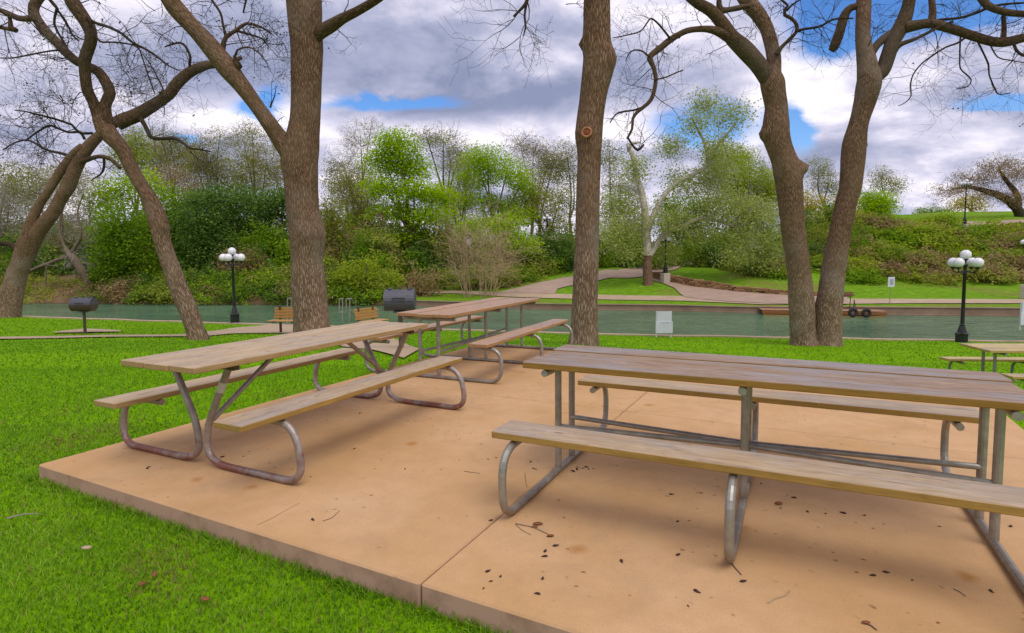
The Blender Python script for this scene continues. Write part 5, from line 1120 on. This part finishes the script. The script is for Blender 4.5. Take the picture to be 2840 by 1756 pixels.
q = P(2357, 858, yd-.5); root = empty('dock_ladder', 'thin rusty rail frame at the right end of the dock', 'railing', tuple(q))
for a_, b_ in (((2356, 862), (2359, 822)), ((2366, 862), (2370, 832)), ((2376, 862), (2368, 832)), ((2340, 822), (2360, 822))):
    k = MB(); tube(k, np.array([(*(P(*a_, yd-.5)-q), .03), (*(P(*b_, yd-.5)-q), .03)]), 6); k.build('rail_bar', M['iron_rust'], root)

# ------------------------------------------------------------------ litter on the slab
rg = random.Random(77)
pods_px = [(115+950, 0)]
pod_list = [(1123, 1301), (998, 1147), (983, 1245), (1362, 1444), (1490, 1452), (1526, 1489), (1540, 1515), (1512, 1530), (1512, 1544), (1388, 1600), (1352, 1586), (1362, 1613), (1341, 1633), (1505, 1606), (1492, 1648), (2803, 1461), (1861, 1372), (1723, 1557), (1879, 1447), (1880, 1540), (2111, 1341), (2203, 1381), (2165, 1410), (2605, 1461), (1931, 1641), (1600, 1302), (1616, 1300), (1626, 1296), (1632, 1301), (1645, 1300), (1601, 1296), (1590, 1308), (616, 1268), (408, 1300), (412, 1296), (675, 1266), (862, 1323), (867, 1442), (2456, 1588), (2530, 1610), (2422, 1597), (1908, 1681), (1353, 1274), (1376, 1270), (1480, 1300), (1486, 1302), (1472, 1282), (2290, 1425), (2060, 1614), (2240, 1420), (2340, 1424), (2748, 1640), (2398, 1430), (2770, 1540)]
def pod_label(x, y):
    if y > 1430 and x < 1500: w_ = 'near the joint below the left pipe leg' if y < 1560 else 'near the front edge right of the joint'
    elif y > 1430 and x < 1900: w_ = 'between the left and middle pipe legs'
    elif y > 1430: w_ = 'right of the middle pipe leg'
    elif x < 700: w_ = 'beneath the V legs of the tan table'
    elif x < 1200: w_ = 'between the tan table and the slab joint'
    elif x < 1700: w_ = 'around the left ground pipe'
    else: w_ = 'under the near bench'
    return 'small dark seed pod on the slab, '+w_
def spot(px, py): d = ray(px, py); k = (0.0-CH)/d[2]; return np.array([d[0]*k, d[1]*k, 0])
proto = MB(); ball(proto, (0, 0, .004), .011, 8, (1.5, .8, .55)); ball(proto, (.016, .003, .004), .006, 6, (1.3, .7, .5))
base = None
for i, (x, y) in enumerate(pod_list):
    p = spot(x, y)
    if base is None: base = proto.build('seed_pod', M['pod'], None, smooth=True); o = base
    else: o = base.copy(); COL.objects.link(o)
    o.location = tuple(p); o.rotation_euler = (0, 0, rg.uniform(0, 6.28)); s_ = rg.uniform(.4, .9); o.scale = (s_, s_, s_)
    tag(o, pod_label(x, y), 'seed pod', 'seed pods scattered on the patio')
def twig(label, pts, r=.003, mat='twig', leafs=()):
    w_ = np.array([(*(spot(x, y)+np.array([0, 0, r*1.2])), r*(1-.5*i/len(pts))) for i, (x, y) in enumerate(pts)]); c = w_[0, :3].copy(); w_[:, :3] -= c
    root = empty('twig', label, 'twig', tuple(c), 0, 'twigs fallen on the patio'); k = MB(); tube(k, smooth_path(w_, .02), 6); k.build('stem', M[mat], root)
    for (x, y, s_) in leafs: k = MB(); q = spot(x, y)-c; ball(k, q+np.array([0, 0, .008]), s_, 8, (1.3, .6, .3)); k.build('dried_leaf', M['dryleaf'], root, smooth=True)
twig('forked twig with reddish dry leaves below the left leg of the greyed table', [(1430, 1454), (1480, 1465), (1520, 1483)], .003, 'twig_brown', [(1492, 1456, .022), (1483, 1464, .014), (1527, 1489, .015)])
twig('short bent twig under the forked one near the left pipe leg', [(1430, 1456), (1450, 1473), (1472, 1484)], .002, 'twig_brown')
twig('thin curved twig left of the slab joint, in the open', [(895, 1446), (920, 1437), (942, 1417)], .002, 'twig_brown')
twig('curled tan twig in front of the greyed table near the bottom edge', [(2130, 1674), (2150, 1662), (2178, 1654), (2190, 1640)], .003, 'twig_tan')
twig('dark twig touching the foot of the middle pipe leg', [(2020, 1550), (2035, 1572), (2056, 1596)], .003, 'twig')
twig('short dark stalk with a thick head at the bottom edge', [(2400, 1731), (2415, 1737), (2432, 1750)], .003, 'twig', [(2402, 1731, .014)])
twig('thin straight twig left of the greyed table bench end', [(1287, 1308), (1310, 1311), (1332, 1314)], .002, 'twig_brown')
twig('small upright forked twig inside the left pipe leg', [(1456, 1313), (1458, 1335), (1462, 1352)], .002, 'twig_brown')
twig('thin dark twig right of the middle leg, under the bench', [(2645, 1635), (2660, 1642), (2678, 1655)], .002, 'twig')
twig('faint brown streak of root on the slab left of the joint', [(712, 1457), (750, 1440), (800, 1412), (830, 1396)], .0018, 'twig_tan')
o = MB(); ball(o, (0, 0, .01), .02, 8, (1.2, .7, .4)); o = o.build('dried_leaf', M['dryleaf'], None, smooth=True); o.location = tuple(spot(2160, 1400)); tag(o, 'rust coloured dried leaf beneath the near bench of the greyed table', 'leaf')
q = P(242, 1540, 2.9); o = MB(); ball(o, (0, 0, 0), .022, 8, (1.3, .8, .3)); o = o.build('dried_leaf', M['path'], None, smooth=True); g_ = G(242, 1545); o.location = (g_[0], g_[1], g_[2]+.05); tag(o, 'pale curled dry leaf lying in the grass at lower left', 'leaf')

for (x, y, lb, mt) in ((95, 1450, 'thin grey dead twig lying in the grass at the left edge', 'twig_grey'),):
    a = G(20, 1452); b_ = G(110, 1440); root = empty('twig', lb, 'twig', tuple(a)); k = MB(); tube(k, smooth_path(np.array([(0, 0, .03, .005), (*((b_-a)*.5+np.array([0, .02, .035])), .004), (*(b_-a+np.array([0, 0, .03])), .002)]), .03), 6); k.build('stem', M[mt], root)
lf = None
for i, (x, y, lb) in enumerate(((1290, 1180, ''), (395, 1640, 'small brown dry leaf in the grass near the bottom left'), (160, 1230, 'brown dry leaf in the worn grass left of the slab corner'), (205, 1215, 'tan dry leaf in the worn grass beside the bench end'), (430, 1610, 'pale dry leaf in the grass below the slab edge'), (570, 1680, 'curled brown leaf in the grass at the bottom edge'))):
    if not lb: continue
    g_ = G(x, y)
    if lf is None: mb_ = MB(); ball(mb_, (0, 0, 0), .016, 8, (1.4, .8, .35)); lf = mb_.build('dried_leaf', M['dryleaf'], None, smooth=True); o = lf
    else: o = lf.copy(); COL.objects.link(o)
    o.location = (g_[0], g_[1], g_[2]+.032); o.rotation_euler = (.3, .2, i*1.3); tag(o, lb, 'leaf', 'dry leaves in the grass')

# ------------------------------------------------------------------ grass
def m_blade():
    m, t, b = material('grass_blade'); a = t.attr('tint').outputs['Fac']
    c = t.ramp(a, [(0.0, (.30, .20, .08)), (.10, (.24, .20, .05)), (.16, (.07, .18, .003)), (.5, (.155, .33, .006)), (.85, (.26, .46, .02)), (1.0, (.36, .50, .06))])
    t.put(b.inputs['Base Color'], c); b.inputs['Roughness'].default_value = .6; b.inputs['Specular IOR Level'].default_value = .2
    tr = t.new('ShaderNodeBsdfTranslucent'); t.put(tr.inputs[0], c); mx = t.new('ShaderNodeMixShader'); mx.inputs[0].default_value = .35
    out = [q for q in t.n if q.type == 'OUTPUT_MATERIAL'][0]; t.l.new(b.outputs[0], mx.inputs[1]); t.l.new(tr.outputs[0], mx.inputs[2]); t.l.new(mx.outputs[0], out.inputs[0]); return m
M['blade'] = m_blade()
def inslab(X, Y, e=.0):
    e1 = (X-SL0[0])*E1[0]+(Y-SL0[1])*E1[1]; e2 = (X-SL0[0])*E2[0]+(Y-SL0[1])*E2[1]; return (e1 > -e) & (e1 < SLW+e) & (e2 > -e) & (e2 < SLD+e)
def poly_test(X, Y, px):
    q = np.array([G(x, y)[:2] for x, y in px]); r = np.zeros(len(X), bool); j = len(q)-1
    for i in range(len(q)):
        c = ((q[i, 1] > Y) != (q[j, 1] > Y)); xx = (q[j, 0]-q[i, 0])*(Y-q[i, 1])/(q[j, 1]-q[i, 1]+1e-12)+q[i, 0]; r ^= c & (X < xx); j = i
    return r
def onwalk(X, Y):
    return poly_test(X, Y, [(570, 929), (640, 912), (746, 893), (880, 894), (960, 897), (1030, 905), (1080, 935), (1165, 972), (1120, 998), (950, 965), (900, 945), (860, 930), (760, 926), (700, 926), (640, 928), (570, 935)]) | poly_test(X, Y, [(-60, 938), (250, 933), (450, 931), (560, 929), (570, 935), (450, 936), (250, 938), (-60, 944)]) | poly_test(X, Y, [(150, 924), (235, 914.5), (335, 920), (335, 923), (235, 925), (150, 926)])
rs = np.random.RandomState(5); mb = MB()
def patchy(X, Y): return .5+.22*np.sin(X*2.1+1+np.sin(Y*1.7))*np.cos(Y*1.9+.5)+.16*np.sin(X*5.3+Y*3.1)+.10*np.sin(X*11+2)*np.sin(Y*9.7)
def blades(n, X, Y, h, w_, var=1.0):
    ok = ~inslab(X, Y, .004) & (Y < interp(X, YB)-.05) & ~onwalk(X, Y); X, Y = X[ok], Y[ok]; n = len(X)
    # keep only what the camera (or a step to the side of it) can see
    ok = (np.abs(X) < Y*1.05+1.2); X, Y = X[ok], Y[ok]; n = len(X)
    Zg = hnear(X, Y)-.004; pt = patchy(X, Y); dn = np.sin(X*3.3+.4)*np.sin(Y*2.7)+.5*np.sin(X*7.1+Y*5.3); g1_, g2_ = G(165, 1235), G(200, 1140); wp = np.exp(-((X-g1_[0])/.22)**2-((Y-g1_[1])/.28)**2)+.6*np.exp(-((X-g2_[0])/.3)**2-((Y-g2_[1])/.2)**2); dead = (rs.uniform(size=n) < .65*wp) | (rs.uniform(size=n) < (.07+.35*sm((dn-.45)/.6))*np.clip((7-Y)/2, .12, 1))
    hh = h*rs.uniform(.5, 1.25, n)*(.75+.5*pt); a = rs.uniform(0, 2*PI, n); ln = rs.uniform(.3, 1.25, n)*hh; a2 = a+rs.normal(0, .6, n)
    wx, wy = np.cos(a+PI/2)*w_*.5, np.sin(a+PI/2)*w_*.5; lx, ly = np.cos(a2)*ln, np.sin(a2)*ln
    V_ = np.stack([np.stack([X-wx, Y-wy, Zg], 1), np.stack([X+wx, Y+wy, Zg], 1), np.stack([X+wx*.8+lx*.4, Y+wy*.8+ly*.4, Zg+hh*.6], 1), np.stack([X-wx*.8+lx*.4, Y-wy*.8+ly*.4, Zg+hh*.6], 1), np.stack([X+lx, Y+ly, Zg+hh*.92], 1)], 1)
    i = np.arange(n)*5; t_ = np.where(dead, rs.uniform(0, .14, n), np.clip(.5+(.55*pt-.28)*var+rs.normal(0, .17*var, n), .17, 1))
    Vf = V_.reshape(-1, 3)
    mb.add(Vf, np.stack([i, i+1, i+2, i+3], 1), None, t_)
    mb.v.append(np.zeros((0, 3))); mb.f.append(np.stack([i+3, i+2, i+4], 1)+mb.nv-len(Vf)); mb.uv.append(np.zeros((n*3, 2))); mb.tint.append(t_.copy()); mb.mi.append(np.zeros(n, np.int32))
def zone(y0, y1, dens, h, w_, xl=-1e9, xr=1e9):
    xm = y1*1.05+1.2; X0, X1 = max(-xm, xl), min(xm, xr); n = int((X1-X0)*(y1-y0)*dens); blades(n, rs.uniform(X0, X1, n), rs.uniform(y0, y1, n), h, w_, 1.15 if y0 < 4 else (.8 if y0 < 5.1 else .45))
zone(1.3, 3.2, 9500, .033, .0042, xr=2.0); zone(3.2, 5.2, 5200, .033, .0052, xr=-.5); zone(5.2, 8, 1700, .036, .008, xr=0); zone(5, 9, 300, .04, .012, xl=3)
zone(8, 13, 420, .034, .016); zone(13, 26, 90, .035, .03)
# taller tufts against the slab edge
n = 5200; s_ = rs.uniform(-.2, SLW, n); tuft = np.abs(np.sin(s_*9.3))*np.abs(np.sin(s_*3.7+1)); s_ = s_[rs.uniform(size=n) < .25+.75*tuft]; e = SL0+E1*s_[:, None]-E2*(np.abs(rs.normal(0, .035, len(s_)))+.006)[:, None]; blades(len(s_), e[:, 0], e[:, 1], .055, .0045)
n = 2500; s_ = rs.uniform(-.1, SLD, n); e = SL0+E2*s_[:, None]-E1*(np.abs(rs.normal(0, .03, n))+.006)[:, None]; blades(n, e[:, 0], e[:, 1], .055, .006)
o = mb.build('grass', M['blade']); o['kind'] = 'stuff'; o['label'] = 'short bright green lawn grass around the patio'; o['category'] = 'grass'
